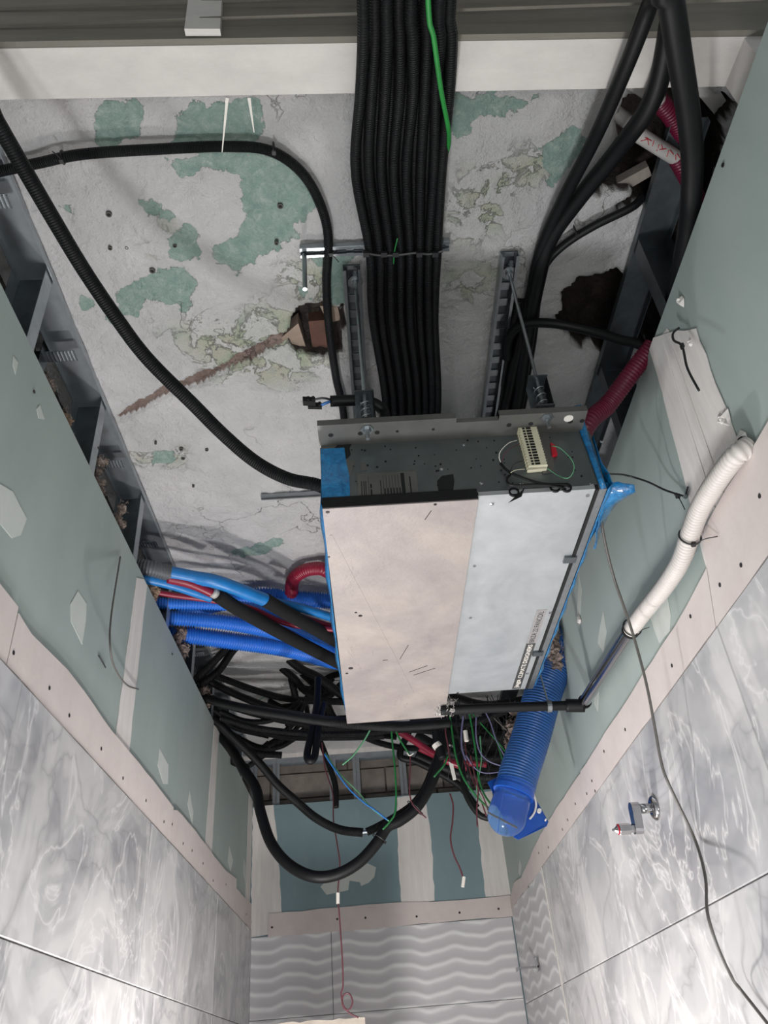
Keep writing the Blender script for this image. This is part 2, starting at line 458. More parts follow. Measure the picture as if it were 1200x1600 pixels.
def ceil_mat():
    q = NT('peeling_ceiling_paint')
    def at(n):
        a = q.n('ShaderNodeAttribute', attribute_name=n); return a.outputs['Fac']
    v = q.obj()
    nA = q.math('SUBTRACT', q.noise(16, 8, .62, v), .5)
    nB = q.math('SUBTRACT', q.noise(7, 6, .6, v, .6), .5)
    big = q.math('SUBTRACT', q.noise(3.2, 4, .6, v), .5)
    g = q.math('MULTIPLY_ADD', nA, .11, at('green'))
    mg = q.math('MULTIPLY', q.math('ADD', g, .0), 900, clamp=True)
    # scattered small chips of missing paint
    o = q.math('MULTIPLY_ADD', nB, .16, at('olive'))
    mo = q.math('MULTIPLY', q.math('ADD', o, .03), 9, clamp=True)
    bl = q.math('MULTIPLY', q.math('SUBTRACT', q.noise(11, 8, .66, v, .5), .50), 30, clamp=True)
    mo2 = q.math('MULTIPLY', mo, q.math('MULTIPLY_ADD', bl, .72, .25, clamp=True))
    white = q.ramp(q.noise(5, 8, .65, v), [(.3, srgb('#d3d2d2')), (.7, srgb('#e8e6e6'))])
    vo = q.n('ShaderNodeTexVoronoi', feature='DISTANCE_TO_EDGE'); vo.inputs['Scale'].default_value = 2.6
    wv = q.n('ShaderNodeVectorMath', operation='ADD'); nz = q.n('ShaderNodeTexNoise'); nz.inputs['Scale'].default_value = 5; nz.inputs['Detail'].default_value = 6
    q.l(v, nz.inputs['Vector']); sc = q.n('ShaderNodeVectorMath', operation='SCALE'); sc.inputs['Scale'].default_value = .5
    q.l(nz.outputs['Color'], sc.inputs[0]); q.l(v, wv.inputs[0]); q.l(sc.outputs[0], wv.inputs[1]); q.l(wv.outputs[0], vo.inputs['Vector'])
    crack = q.math('MULTIPLY', q.math('SUBTRACT', .006, vo.outputs['Distance']), 220, clamp=True)
    crack = q.math('MULTIPLY', crack, q.math('MULTIPLY', q.math('SUBTRACT', q.noise(1.8, 3, .5, v), .50), 9, clamp=True))
    grn = q.ramp(q.noise(30, 8, .8, v, .5), [(.32, srgb('#86a39b')), (.5, srgb('#9db6ad')), (.60, srgb('#b2c4bc')), (.70, srgb('#d6dcd7'))])
    oli = q.ramp(q.noise(9, 8, .7, v), [(.34, srgb('#9aa794')), (.48, srgb('#b9c0a9')), (.58, srgb('#c6c4b3')), (.7, srgb('#b4bab0'))])
    c = q.mix(mo2, white, oli)
    c = q.mix(mg, c, grn)
    c = q.mix(q.math('MULTIPLY', crack, .6), c, srgb('#77766f'))
    mc = q.math('MULTIPLY', at('groove'), 300, clamp=True)
    c = q.mix(mc, c, q.ramp(q.noise(20, 6, .7, v), [(.35, srgb('#7d6a62')), (.65, srgb('#a08c84'))]))
    mh = q.math('MULTIPLY', q.math('ADD', at('hole'), .004), 200, clamp=True)
    c = q.mix(mh, c, q.ramp(q.noise(14, 6, .7, v), [(.4, srgb('#2a2320')), (.7, srgb('#4a4038'))]))
    q.l(c, q.b.inputs['Base Color']); q.b.inputs['Roughness'].default_value = .72
    edge = q.math('MULTIPLY', q.math('SUBTRACT', 1.0, q.math('MAXIMUM', mg, q.math('MULTIPLY', bl, mo))), .55)
    lump = q.math('MULTIPLY', q.noise(42, 8, .72, v), .75)
    lump2 = q.math('MULTIPLY', q.noise(15, 8, .66, v, .4), 1.0)
    h = q.math('ADD', q.math('ADD', edge, lump), lump2)
    h = q.math('SUBTRACT', h, q.math('MULTIPLY', crack, .5))
    q.bump(h, 1.0, .026)
    return q.m
me.materials.append(ceil_mat())

# anchors left in the slab
k = 0
for (x, y, r) in [(170,335,.011),(273,384,.008),(172,388,.008),(198,387,.007),(438,322,.011),(238,423,.012),(283,702,.010),(286,716,.011),(323,703,.009),(302,760,.007),(243,693,.006),(432,380,.008)]:
    c = P(x, y, 'z', ZS-.006); r *= .8
    mb = MB(); mb.lathe(c+Vector((0,0,.02)), (0,0,-1), [(0, r*.9),(.022, r*.9),(.022, r*.55),(.008, r*.5)], 12)
    o = mb.build('anchor_plug', 'rear_board', ceiling)
    MB().cyl(c+Vector((0,0,.006)), c+Vector((0,0,.0)), r*.5, 10).build('anchor_hole', 'darkhole', o)

for nm_, pts_, z_, m_, h_ in (('brick', [(482,502),(507,500),(517,552),(490,556)], 1.935, 'brownbrick', .05), ('brick', [(436,531),(466,505),(480,549),(455,548)], 1.922, 'beigebrick', .05), ('brick', [(500,478),(528,480),(532,500),(512,505)], 1.925, 'beigebrick', .05)):
    MB().prism([P(x, y, 'z', z_) for x, y in pts_], (0, 0, h_)).build(nm_, m_, ceiling)

# ---- downstand beam and the ceiling nearer than it
bm = MB()
b0 = P(-60, 157, 'z', 1.76); b1 = P(1300, 132, 'z', 1.76); t0 = P(-60, 77, 'z', 1.76); t1 = P(1300, 55, 'z', 1.76)
def ext(a, b, x): return a+(b-a)*((x-a.x)/(b.x-a.x))
q4 = [ext(t0, t1, -.97), ext(t0, t1, 1.27), ext(b0, b1, 1.27), ext(b0, b1, -.97)]
bm.prism(q4, (0, 0, .60))
beam = bm.build('trim_1', 'beam'); tag(beam, kind='structure')
nf = MB(); a, b = q4[0]+Vector((0, -.001, .0005)), q4[1]+Vector((0, -.001, .0005))
nf.prism([a, b, b+Vector((0,0,.62)), a+Vector((0,0,.62))], (0, -.012, 0)); nf.build('raw_concrete_face', 'rawbeam', beam)
st = MB(); s0 = P(292, 66, 'z', 1.765); s1 = P(347, 66, 'z', 1.765)
st.prism([s0+Vector((0,-.012,0)), s1+Vector((0,-.012,0)), s1+Vector((-.01,-.012,.5)), s0+Vector((-.01,-.012,.5))], (0,-.014,0)); st.build('concrete_rib', 'beam', beam)
for za in (1.815, 1.90):
    MB().box((-.95, q4[0].y-.016, za), (1.2, q4[0].y-.010, za+.005)).build('board_mark', 'rawbeam', beam)
p = MB(); p.prism([P(1133,133,'z',1.76), P(1163,60,'z',1.76), P(1260,60,'z',1.76), P(1260,170,'z',1.76)], (0,0,-.30))
p.build('corner_pier', 'beam', beam)
tag(MB().box((-.95,-1.3,2.35),(1.27,.80,2.40)).build('ceiling_near', 'rawbeam'), kind='structure')

# ---- floor
tag(MB().box((-1.0,-1.3,ZF-.05),(1.3,5.7,ZF)).build('floor', 'floor'), kind='structure')

# ---- tiles and walls
def tile_mesh(name, w, h, t, m='marble'):
    """local tile facing +x, spans y 0..w, z -h..0"""
    e = .0025; mb = MB()
    mb.add([(0,0,-h),(0,w,-h),(0,w,0),(0,0,0),(t-e,0,-h),(t-e,w,-h),(t-e,w,0),(t-e,0,0),(t,e,-h+e),(t,w-e,-h+e),(t,w-e,-e),(t,e,-e)],
        [(0,1,2,3)[::-1],(0,1,5,4),(1,2,6,5),(2,3,7,6),(3,0,4,7),(4,5,9,8),(5,6,10,9),(6,7,11,10),(7,4,8,11),(8,9,10,11)])
    return mb
rows = [(TZ, .503), (.294, .503), (-.212, .503), (-.718, .503), (-1.224, .272)]
def tag_m(o): return o
def wavy(w, h, t, zoff, uoff):
    nu, nv = int(w/.017), int(h/.0068); mb = MB(); vs = []; fs = []; uv = []
    for j in range(nv+1):
        for i in range(nu+1):
            u = w*i/nu; v = -h*j/nv; uu = u+uoff; vv = v+zoff
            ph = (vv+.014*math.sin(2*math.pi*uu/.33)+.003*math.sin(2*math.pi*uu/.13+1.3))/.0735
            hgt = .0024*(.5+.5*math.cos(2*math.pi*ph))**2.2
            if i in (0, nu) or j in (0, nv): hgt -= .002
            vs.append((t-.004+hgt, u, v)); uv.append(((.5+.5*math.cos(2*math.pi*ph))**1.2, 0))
    for j in range(nv):
        for i in range(nu):
            a = j*(nu+1)+i; fs.append((a, a+nu+1, a+nu+2, a+1))
    n = len(vs); vs += [(0, 0, 0), (0, w, 0), (0, w, -h), (0, 0, -h)]
    mb.add(vs, fs, uv+[(0, 0)]*4)
    rim = [(0, nu), (nu, nv*(nu+1)+nu), (nv*(nu+1)+nu, nv*(nu+1)), (nv*(nu+1), 0)]
    mb.f += [(rim[0][1], rim[0][0], n, n+1), (rim[1][1], rim[1][0], n+1, n+2), (rim[2][1], rim[2][0], n+2, n+3), (rim[3][1], rim[3][0], n+3, n)]
    return mb

# left wall
wl = MB(); wl.box((XL-.0125,-1.3,ZF),(XL,5.6,1.585)); wall_left = wl.build('wall_left', 'green_board'); tag(wall_left, kind='structure')
ycuts = [.42, 1.70, 2.93, 4.26, 5.45]
cache = {}
def put_tile(wall, x0, ya, yb, ztop, h, side):
    w = round(yb-ya-.003, 4); key = (w, h, side)
    if key not in cache:
        mb = tile_mesh('tile', w, h, .013)
        if side == 'R': mb.v = [(-a, b, c) for a, b, c in mb.v]; mb.f = [tuple(reversed(f)) for f in mb.f]
        o = mb.build('tile', 'marble', wall); o.location = (x0, ya, ztop); cache[key] = o
    else: share(cache[key], 'tile', (x0, ya, ztop), wall)
for (zt, h) in rows:
    for a, b in zip(ycuts, ycuts[1:]): put_tile(wall_left, XL+.001, a, b, zt, h, 'L')
# right wall
wr = MB(); wr.box((XR,-1.3,ZF),(XR+.0125,5.6,1.58)); wall_right = wr.build('wall_right', 'green_board'); tag(wall_right, kind='structure')
for (zt, h) in rows:
    for a, b in zip([.37, 1.65, 2.93], [1.65, 2.93, 4.235]): put_tile(wall_right, XR-.001, a, b, zt, h, 'R')
wv = wavy(5.44-4.245, .503, .013, 0, .1); wv.v = [(-a, b, c) for a, b, c in wv.v]; wv.f = [tuple(reversed(f)) for f in wv.f]
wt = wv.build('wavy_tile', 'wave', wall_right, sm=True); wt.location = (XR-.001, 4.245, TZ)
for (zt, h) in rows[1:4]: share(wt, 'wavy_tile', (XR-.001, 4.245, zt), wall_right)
MB().box((XR-.004,4.232,ZF),(XR-.016,4.248,TZ)).build('corner_seam', 'white_plastic', wall_right)
# back wall
wb = MB(); wb.box((-.97,YB,ZF),(1.27,YB+.0125,1.545)); wall_back = wb.build('wall_back', 'green_board_back'); tag(wall_back, kind='structure')
def back_tile(x0, x1, zt, h, uo):
    mb = wavy(x1-x0-.003, h, .013, zt-.757, uo)
    mb.v = [(b, -a, c) for a, b, c in mb.v]          # turn to face -y
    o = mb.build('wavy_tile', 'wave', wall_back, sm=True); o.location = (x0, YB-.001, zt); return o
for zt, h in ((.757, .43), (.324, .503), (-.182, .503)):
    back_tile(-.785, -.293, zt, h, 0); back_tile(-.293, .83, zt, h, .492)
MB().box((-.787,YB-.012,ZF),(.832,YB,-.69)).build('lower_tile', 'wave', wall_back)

# jagged plasterboard strips above the tiles
def strip(wall, poly, off, name='board_strip', m='strip', jit=.003):
    out = []
    for i in range(len(poly)):
        a, b = Vector(poly[i]), Vector(poly[(i+1) % len(poly)]); n = max(1, int((b-a).length/.09))
        for j in range(n): out.append(a.lerp(b, j/n)+(Vector((0, 0, R.uniform(-jit, jit))) if j else Vector((0, 0, 0))))
    return MB().prism(out, off).build(name, m, wall)
def screws(par, pts, nrm, r=.0055):
    mb = MB()
    for p in pts: mb.cyl(Vector(p)-Vector(nrm)*.002, Vector(p)+Vector(nrm)*.0012, r, 8)
    o = mb.build('screw_heads', 'screw', par); o['kind'] = 'stuff'
lx = XL+.0005
def LP(pts): return [P(x, y, 'x', lx) for x, y in pts]
zb = TZ+.004
def lstrip_(ya, yb, top):
    poly = [(lx, ya, zb), (lx, yb, zb)]+[tuple(t) for t in top]
    return strip(wall_left, poly, (.010, 0, 0))
a = lstrip_(.4, 1.608, [(lx,1.605,.947),(lx,1.2,.945),(lx,.4,.94)]); screws(a, [(lx+.010,1.0,.87),(lx+.010,1.4,.87)], (1,0,0))
top = [(lx, y, z) for y, z in [(3.238,.938),(2.9,.942),(2.59,.938),(2.37,.934),(2.1,.946),(1.95,.947),(1.70,.925),(1.612,.935)]]
a = lstrip_(1.612, 3.238, top); screws(a, [P(x, y, 'x', lx+.01) for x, y in [(21,1020),(77,1075),(108,1118),(158,1170),(192,1216),(228,1251),(256,1284)]], (1,0,0))
top = [(lx, y, z) for y, z in [(4.84,.98),(4.5,.952),(4.16,.948),(3.7,.955),(3.3,.945),(3.242,.93)]]
a = lstrip_(3.242, 4.84, top); screws(a, [P(x, y, 'x', lx+.01) for x, y in [(269,1288),(286,1318),(300,1329),(317,1349),(333,1376),(353,1382)]], (1,0,0))
a = lstrip_(4.843, 5.445, [(lx,5.44,.95),(lx,4.845,.93)]); screws(a, [P(x, y, 'x', lx+.01) for x, y in [(385,1428),(393,1440)]], (1,0,0))
rx = XR-.0005
def rstrip(pts, scr):
    o = strip(wall_right, pts, (-.010, 0, 0), jit=.004); screws(o, [P(x, y, 'x', rx-.010) for x, y in scr], (-1,0,0)); return o
rstrip([(rx,.4,zb),(rx,1.66,zb),(rx,1.57,1.01),(rx,.4,1.005)], [(1158,883),(1187,775)])
rstrip([(rx,1.664,zb),(rx,3.19,zb),(rx,3.13,.93),(rx,2.7,.929),(rx,2.2,.925),(rx,1.78,.922),(rx,1.608,.934)], [(1079,963),(1050,1040),(977,1140),(944,1174),(925,1220),(1125,914)])
rstrip([(rx,3.194,zb),(rx,5.44,zb),(rx,5.42,.86),(rx,5.2,.905),(rx,4.9,.88),(rx,4.34,.922),(rx,3.9,.937),(rx,3.5,.93),(rx,3.135,.925)],
    [(930,1236),(917,1240),(899,1256),(887,1281),(879,1296),(857,1324),(842,1333),(826,1386),(808,1412)])
by = YB-.0005
a = strip(wall_back, [P(419,1465,'y',by), P(803,1432,'y',by), P(797,1399,'y',by), P(700,1408,'y',by), P(600,1412,'y',by), P(421,1428,'y',by)], (0,-.010,0), jit=.004)
screws(a, [P(x, y, 'y', by-.01) for x, y in [(425,1449),(527,1436),(571,1434),(651,1432),(718,1426),(779,1420)]], (0,-1,0), .007)

# joint tape and filler
def patch(wall, pts, off, m='joint', name='joint_tape', amp=.004, n=14):
    out = []
    for i in range(len(pts)):
        a, b = Vector(pts[i]), Vector(pts[(i+1) % len(pts)])
        kk = max(1, int((b-a).length/.04))
        for j in range(kk):
            q = a.lerp(b, j/kk)
            ax = Vector(off).normalized()
            jv = Vector((R.uniform(-1,1), R.uniform(-1,1), R.uniform(-1,1)))*amp
            out.append(q+(jv-ax*jv.dot(ax)))
    return MB().prism(out, off).build(name, m, wall)
patch(wall_left, [(lx,2.44,.93),(lx,2.445,1.53),(lx,2.53,1.58),(lx,2.575,1.58),(lx,2.60,.93)], (.0012,0,0))
patch(wall_left, [(lx,3.95,.95),(lx,4.0,1.58),(lx,4.13,1.58),(lx,4.12,.95)], (.0012,0,0))
patch(wall_left, [(lx,5.25,.95),(lx,5.27,1.58),(lx,5.44,1.58),(lx,5.44,.95)], (.0012,0,0))
for pts in ([(0,756),(20,768),(42,812),(32,838),(18,840),(0,820)], [(122,923),(135,945),(134,970),(128,1008),(110,970),(110,945)],
            [(20,556),(28,568),(24,585),(19,570)], [(62,632),(70,655),(60,655),(57,640)],
            [(249,1169),(263,1195),(262,1225),(255,1224),(246,1195)], [(296,1234),(302,1270),(300,1290),(293,1255)], [(358,1322),(364,1345),(360,1362),(356,1345)], [(381,1342),(386,1360),(384,1382),(380,1365)]):
    patch(wall_left, LP(pts), (.0008,0,0), 'filler', 'filler_patch', .002)
def RP(pts): return [P(x, y, 'x', rx) for x, y in pts]
patch(wall_right, [(rx,1.38,1.53),(rx,1.49,1.575),(rx,1.63,.93),(rx,1.56,1.005),(rx,1.32,1.00)], (-.0012,0,0), 'joint', amp=.003)
patch(wall_right, [(rx-.001,1.30,1.02),(rx-.001,1.27,1.40),(rx-.001,1.31,1.44),(rx-.001,1.46,1.58),(rx-.001,1.50,1.58),(rx-.001,1.575,.97),(rx-.001,1.57,1.005)], (-.002,0,0), 'joint', amp=.004)
MB().prism([(rx-.003,1.385,1.50),(rx-.003,1.39,1.50),(rx-.003,1.43,1.01),(rx-.003,1.424,1.01)], (-.002,0,0)).build('compound_ridge', 'joint', wall_right)
MB().prism([(rx-.003,1.42,1.53),(rx-.003,1.427,1.53),(rx-.003,1.49,1.01),(rx-.003,1.482,1.01)], (-.002,0,0)).build('compound_ridge', 'joint', wall_right)
for pts in ([(1042,925),(1048,960),(1047,985),(1030,1005),(1015,960),(1022,955),(1035,928)], [(943,955),(948,985),(945,1005),(943,1020),(934,1005),(938,975)],
            [(905,898),(909,920),(905,982),(901,970)], [(928,1078),(936,1080),(934,1112),(929,1100)], [(812,1342),(815,1352),(813,1368),(810,1365)]):
    patch(wall_right, RP(pts), (-.0008,0,0), 'filler', 'filler_patch', .002)
def BP(pts): return [P(x, y, 'y', by) for x, y in pts]
patch(wall_back, [(-.797,by,1.54),(-.655,by,1.545),(-.63,by,1.3),(-.615,by,1.1),(-.60,by,.84),(-.69,by,.77),(-.79,by,.765)], (0,-.0012,0), 'joint')
patch(wall_back, BP([(621,1246),(663,1242),(672,1290),(676,1340),(679,1408),(627,1412),(622,1340)]), (0,-.0012,0), 'joint')
patch(wall_back, BP([(636,1246),(655,1243),(665,1408),(640,1411)]), (0,-.003,0), 'joint', 'joint_tape', .002)
patch(wall_back, BP([(744,1238),(790,1234),(798,1398),(759,1402),(750,1320)]), (0,-.0012,0), 'joint')
patch(wall_back, BP([(500,1385),(520,1370),(550,1352),(575,1350),(587,1356),(586,1370),(575,1378),(566,1386),(562,1380),(545,1375),(545,1390),(530,1396),(512,1396)]), (0,-.0012,0), 'filler', 'filler_patch', .008)
# pulled-through anchor stubs, torn holes on the right board
def torn(px, py, s, name='torn_hole'):
    c = P(px, py, 'x', rx-.002); mb = MB(); n = 9
    ring = [c+Vector((0, math.cos(6.283*i/n)*s*R.uniform(.6,1.2), math.sin(6.283*i/n)*s*1.5*R.uniform(.6,1.2))) for i in range(n)]
    vs = ring+[c+Vector((-R.uniform(.004,.012), (r-c).y*.5, (r-c).z*.5)) for r in ring]+[c]
    fs = [(i, (i+1) % n, n+(i+1) % n, n+i) for i in range(n)]+[(n+i, n+(i+1) % n, 2*n) for i in range(n)]
    mb.add(vs, fs); o = mb.build(name, 'joint', wall_right); return o
torn(1135,655,.020); torn(1128,655,.012); torn(906,968,.014); torn(1065,470,.013); torn(1080,535,.008)
t_ = torn(1161,690,.022); MB().cyl(P(1161,690,'x',rx-.014), P(1161,690,'x',rx-.004), .012, 10).build('pipe_hole', 'darkhole', t_)
# small rust-free nail holes in the boards
mb = MB()
for x, y in [(1130,258),(53,612),(153,700),(269,1022)]:
    c = P(x, y, 'x', rx-.001 if x > 600 else lx+.001); mb.cyl(c, c+Vector((-.002 if x > 600 else .002,0,0)), .005, 8)
o = mb.build('screw_heads', 'screw', wall_left); o['kind'] = 'stuff'

# ---- the cavity behind the left board
tag(MB().box((-.97,.70,.9),(-.955,5.75,1.95)).build('wall_left_rear', 'rear_board'), kind='structure')
tag(MB().box((1.25,.70,.9),(1.27,5.75,2.3)).build('wall_right_rear', 'rear_board'), kind='structure')
tag(MB().box((-1.0,.70,2.42),(1.3,5.8,2.44)).build('light_leak_cover', 'void'), kind='structure')  # unseen cover added to keep world light from leaking in above
def track(name, x, y0, y1, z, s, label, m='stud'):
    """U track screwed to the slab; s = +1 when its open side faces +x"""
    t = empty(name, (x, y0, z), label, 'metal track')
    MB().box((x-.05,y0,z-.002),(x+.05,y1,z)).build('web', m, t)
    MB().box((x-.05,y0,z-.022),(x-.048,y1,z-.002)).build('flange', m, t)
    MB().box((x+.048,y0,z-.022),(x+.05,y1,z-.002)).build('flange', m, t)
    return t
track('ceiling_track', XL-.048, .86, 5.44, ZS-.008, 1, 'long galvanised ceiling track above the left green wall, against the slab')
def cstud(name, x, y, z0, z1, lab, cat='metal stud', depthx=.095, s=-1, m=None, group=None):
    """C stud: front flange in the plane x, web runs to x+s*depthx"""
    t = empty(name, (x, y, z0), lab, cat, group); m = m or ('stud' if s < 0 else 'zincdark')
    MB().box((x,y-.024,z0),(x+s*.0015,y+.024,z1)).build('front_flange', m, t)
    MB().box((x+s*.0015,y+.022,z0),(x+s*depthx,y+.024,z1)).build('web', 'zincdark', t)
    MB().box((x+s*(depthx-.0015),y-.024,z0),(x+s*depthx,y+.022,z1)).build('rear_flange', m, t)
    MB().box((x+s*.0015,y-.008,z0),(x+s*.004,y-.004,z1)).build('rib', m, t)
    return t
ords = ['first', 'second', 'third', 'fourth', 'fifth', 'sixth', 'seventh', 'eighth', 'ninth', 'tenth', 'eleventh', 'twelfth']
for i in range(9):
    y = .868+.515*i
    if y > 5.3: break
    cstud('wall_stud', XL-.004, y, .95, ZS-.012, ('galvanised wall stud above the left green board, %s from the top left of the photo' % ords[max(0, i)]), group='studs above the left wall')
for i in range(8):
    y = 1.13+.515*i
    t = cstud('rear_stud', -.905, y, 1.0, ZS-.012, 'dark rear stud deep in the left cavity, %s from the top left of the photo' % ords[i], depthx=.045, m='zincdark', group='rear studs of the left cavity')
for i in range(7):
    y = 1.13+.515*i
    t = empty('cross_brace', (-.86, y, 1.80), 'short ribbed metal noggin between left wall studs, %s from the top left' % ords[i], 'metal brace', 'noggins of the left cavity')
    MB().box((-.905,y-.02,1.835),(XL-.01,y+.02,1.837)).build('plate', 'stud', t)
    mb = MB()
    for j in range(9): mb.box((-.895+j*.0105,y-.018,1.831),(-.891+j*.0105,y+.018,1.835))
    mb.build('ridges', 'zinc', t)

# mineral wool tufts
def tuft(px, py, k, v, s, label, m='wool', seed=0, st=(1, 1, 1)):
    rr = random.Random(seed); c = P(px, py, k, v); mb = MB()
    for q in range(11):
        d = Vector((rr.uniform(-.4,.4)*st[0], rr.uniform(-1,1)*st[1], rr.uniform(-1,1)*st[2]))*s*1.25
        ax = Vector((rr.uniform(-1,1), rr.uniform(-1,1), rr.uniform(-1,1))).normalized(); n = 9
        prof = [(-.6*s, .03*s)]+[(-.6*s+1.2*s*i/7, .48*s*math.sin(math.pi*i/7)*rr.uniform(.7,1.2)) for i in range(1, 7)]+[(.6*s, .03*s)]
        k0 = len(mb.v); mb.lathe(c+d, ax, prof, n)
        mb.v[k0:] = [tuple(Vector(x)+Vector((rr.gauss(0,.11),rr.gauss(0,.11),rr.gauss(0,.11)))*s) for x in mb.v[k0:]]
        for f in range(14):
            a = c+d+Vector((rr.gauss(0,.3),rr.gauss(0,.4),rr.gauss(0,.4)))*s; b = a+Vector((rr.gauss(0,.22),rr.gauss(0,.3),rr.gauss(0,.3)))*s
            mb.tube([a, (a+b)/2+Vector((rr.gauss(0,.2),rr.gauss(0,.2),rr.gauss(0,.2)))*s, b], .0008, 4, step=.012)
    return tag(mb.build('insulation_tuft', m, origin=c), label, 'insulation', 'tufts of mineral wool')
tuft(72,612,'x',-.822,.022,'small pale wool tuft at the upper end of the left board edge',seed=1, st=(.5,1,1.6))
tuft(156,738,'x',-.825,.024,'reddish brown wool tuft beside the third left wall stud',seed=2, st=(.5,1,2))
tuft(100,672,'x',-.825,.020,'torn brown paper and wool along the upper left board edge',seed=12, m='paper', st=(.5,1,2))
tuft(188,810,'x',-.82,.024,'ragged wool tuft above the taped joint of the left wall',seed=3, st=(.5,1,1.6))
tuft(240,922,'x',-.82,.026,'brown paper-faced wool tuft below the blue wrapped pipes',m='paper',seed=4, st=(.5,1,1))
tuft(283,1000,'x',-.825,.050,'large wool tuft beside the stacked blue corrugated ducts',seed=5, st=(.4,1,1.3))
tuft(320,1090,'x',-.825,.030,'wool tuft where the black cables leave the left wall',seed=6)
tuft(866,1012,'x',.80,.05,'dark brown wool tuft hanging behind the right side of the metal unit',seed=7, st=(.3,.8,1.6))
tuft(803,1140,'y',3.35,.050,'pale wool tuft left of the wide blue duct',seed=8, st=(1.0,.5,1.4))

# ---- back cavity: blocks and studs above the back board
bk = MB().box((-.97,5.62,1.4),(1.27,5.75,2.0)).build('wall_back_rear', 'mortar'); tag(bk, kind='structure')
rr = random.Random(5); z = 1.45
for row in range(3):
    x = -.95+rr.uniform(-.2, 0)
    while x < 1.2:
        w = rr.uniform(.36, .52); h = .175
        MB().box((x,5.60-rr.uniform(0,.012),z),(x+w-.012,5.63,z+h-.012)).build('block', 'brick', bk); x += w
    z += h
tr = empty('head_track', (-.95,5.5,1.87), 'galvanised head track across the top of the back wall cavity', 'metal track')
MB().box((-.95,5.475,1.868),(1.2,5.55,1.87)).build('web', 'stud', tr); MB().box((-.95,5.475,1.835),(1.2,5.477,1.868)).build('flange', 'stud', tr)
MB().box((-.95,5.548,1.835),(1.2,5.55,1.868)).build('flange', 'stud', tr)
tag(MB().box((-.97,5.47,1.87),(1.2,5.60,1.93)).build('trim_2', 'joint'), kind='structure')
for i, (x, lab) in enumerate([(-.80,'galvanised stud at the back left corner above the back board'), (-.645,'galvanised stud left of the hanging loop at the back wall'), (-.255,'galvanised stud in the middle of the back cavity, by the red block'), (-.09,'pale galvanised stud right of the red marked block'), (.232,'galvanised stud behind the thin green wire at the back wall'), (.66,'galvanised stud at the right end of the back cavity')]):
    t = empty('back_stud', (x, 5.5, 1.45), lab, 'metal stud', 'studs of the back wall')
    MB().box((x-.024,5.478,1.45),(x+.024,5.480,1.866)).build('front_flange', 'stud', t)
    MB().box((x-.024,5.480,1.45),(x-.022,5.55,1.866)).build('web', 'zincdark', t)
    MB().box((x-.004,5.474,1.45),(x+.004,5.478,1.866)).build('rib', 'zinc', t)
c = P(531,1168,'y',5.59); MB().box((c.x-.03,5.585,c.z-.03),(c.x+.03,5.60,c.z+.03)).build('red_socket', 'redplastic', bk)

# ---- right side framing
track('ceiling_track', .895, 1.02, 5.44, ZS-.008, 1, 'long galvanised ceiling track above the right green wall, across the broken slab', 'zincdark')
cs = cstud('wall_stud', XR+.004, 1.375, .95, ZS-.012, 'galvanised stud standing behind the top of the right green board', s=1, group='studs above the right wall')
cstud('wall_stud', XR+.004, 1.86, .95, ZS-.012, 'galvanised stud beside the dark red hose on the right', s=1, group='studs above the right wall')
for i, y in enumerate((2.35, 2.85, 3.35, 3.85)):
    cstud('wall_stud', XR+.004, y, .95, ZS-.012, 'galvanised stud behind the right green board, %s beyond the metal unit' % ords[i], s=1, group='studs above the right wall')
t = empty('broken_lath', P(1000,290,'z',1.93), 'rough timber lath across the broken slab hole, upper right', 'timber')
a, b = P(935,312,'z',1.93), P(1016,268,'z',1.93)
d = (b-a); sdv = Vector((-d.y, d.x, 0)).normalized()*.018
MB().prism([a-sdv, b-sdv, b+sdv*.8, a+sdv*1.2], (0,0,.03)).build('lath', 'brick', t)
t = empty('lintel_board', P(1100,200,'z',2.0), 'grey slanting concrete board inside the upper right hole', 'board')
a, b = P(1092,135,'z',1.96), P(1150,205,'z',1.96); e = P(1118,130,'z',1.96)-a
MB().prism([a+Vector((-.02,0,0)), e+a, b+e*.5, b-e*.4], (0,0,.04)).build('board', 'beam', t)

# ------------------------------------------------------------------ cables, hoses, wires
def pts3(pts):
    out = []
    for p in pts: out.append(Vector(p[1:]) if p[0] == 'w' else P(*p))
    return out
def Z(z, *pp): return [(x, y, 'z', z) for x, y in pp]
def Yp(v, *pp): return [(x, y, 'y', v) for x, y in pp]
def cable(name, pts, wpx, m, label=None, cat='cable', group=None, parent=None, at=None, back=False, **kw):
    """wpx: width in the photograph's pixels, measured at point number `at`"""
    p = pts3(pts); ref = p[len(p)//2 if at is None else at]
    r = wpx*.5*depth(ref)/F
    if back:                                   # carry the run on towards the room behind the lens
        d_ = (p[0]-p[1]).normalized(); d_ = Vector((d_.x*.35, -1, 0)).normalized()
        p = [p[0]+d_*1.3, p[0]+d_*.5]+p
    mb = MB().tube(p, r, **kw)
    if parent is None:
        o = mb.build(name, m, sm=True, origin=p[0]); tag(o, label, cat, group)
    else: o = mb.build(name, m, parent, sm=True)
    o['r'] = r; del o['r']
    return o
def tie(parent, p, axis, r, m='black_wire', tail=None):
    """a cable tie: ring about `axis` at p with a head and a tail"""
    a = Vector(axis).normalized(); up = Vector((0,0,1)) if abs(a.z) < .9 else Vector((1,0,0))
    up = (up-a*up.dot(a)).normalized(); sd = a.cross(up); p = Vector(p)
    ring = [p+up*math.cos(6.2832*i/16)*r+sd*math.sin(6.2832*i/16)*r for i in range(17)]
    mb = MB().tube(ring, .0022, 6, closed_ends=False); mb.obox(p-up*r, a*.005, up*.004, sd*.005)
    if tail: mb.tube([p-up*r, p-up*r+Vector(tail)*.5+Vector((0,0,.004)), p-up*r+Vector(tail)], .0014, 6)
    return mb.build('cable_tie', m, parent)

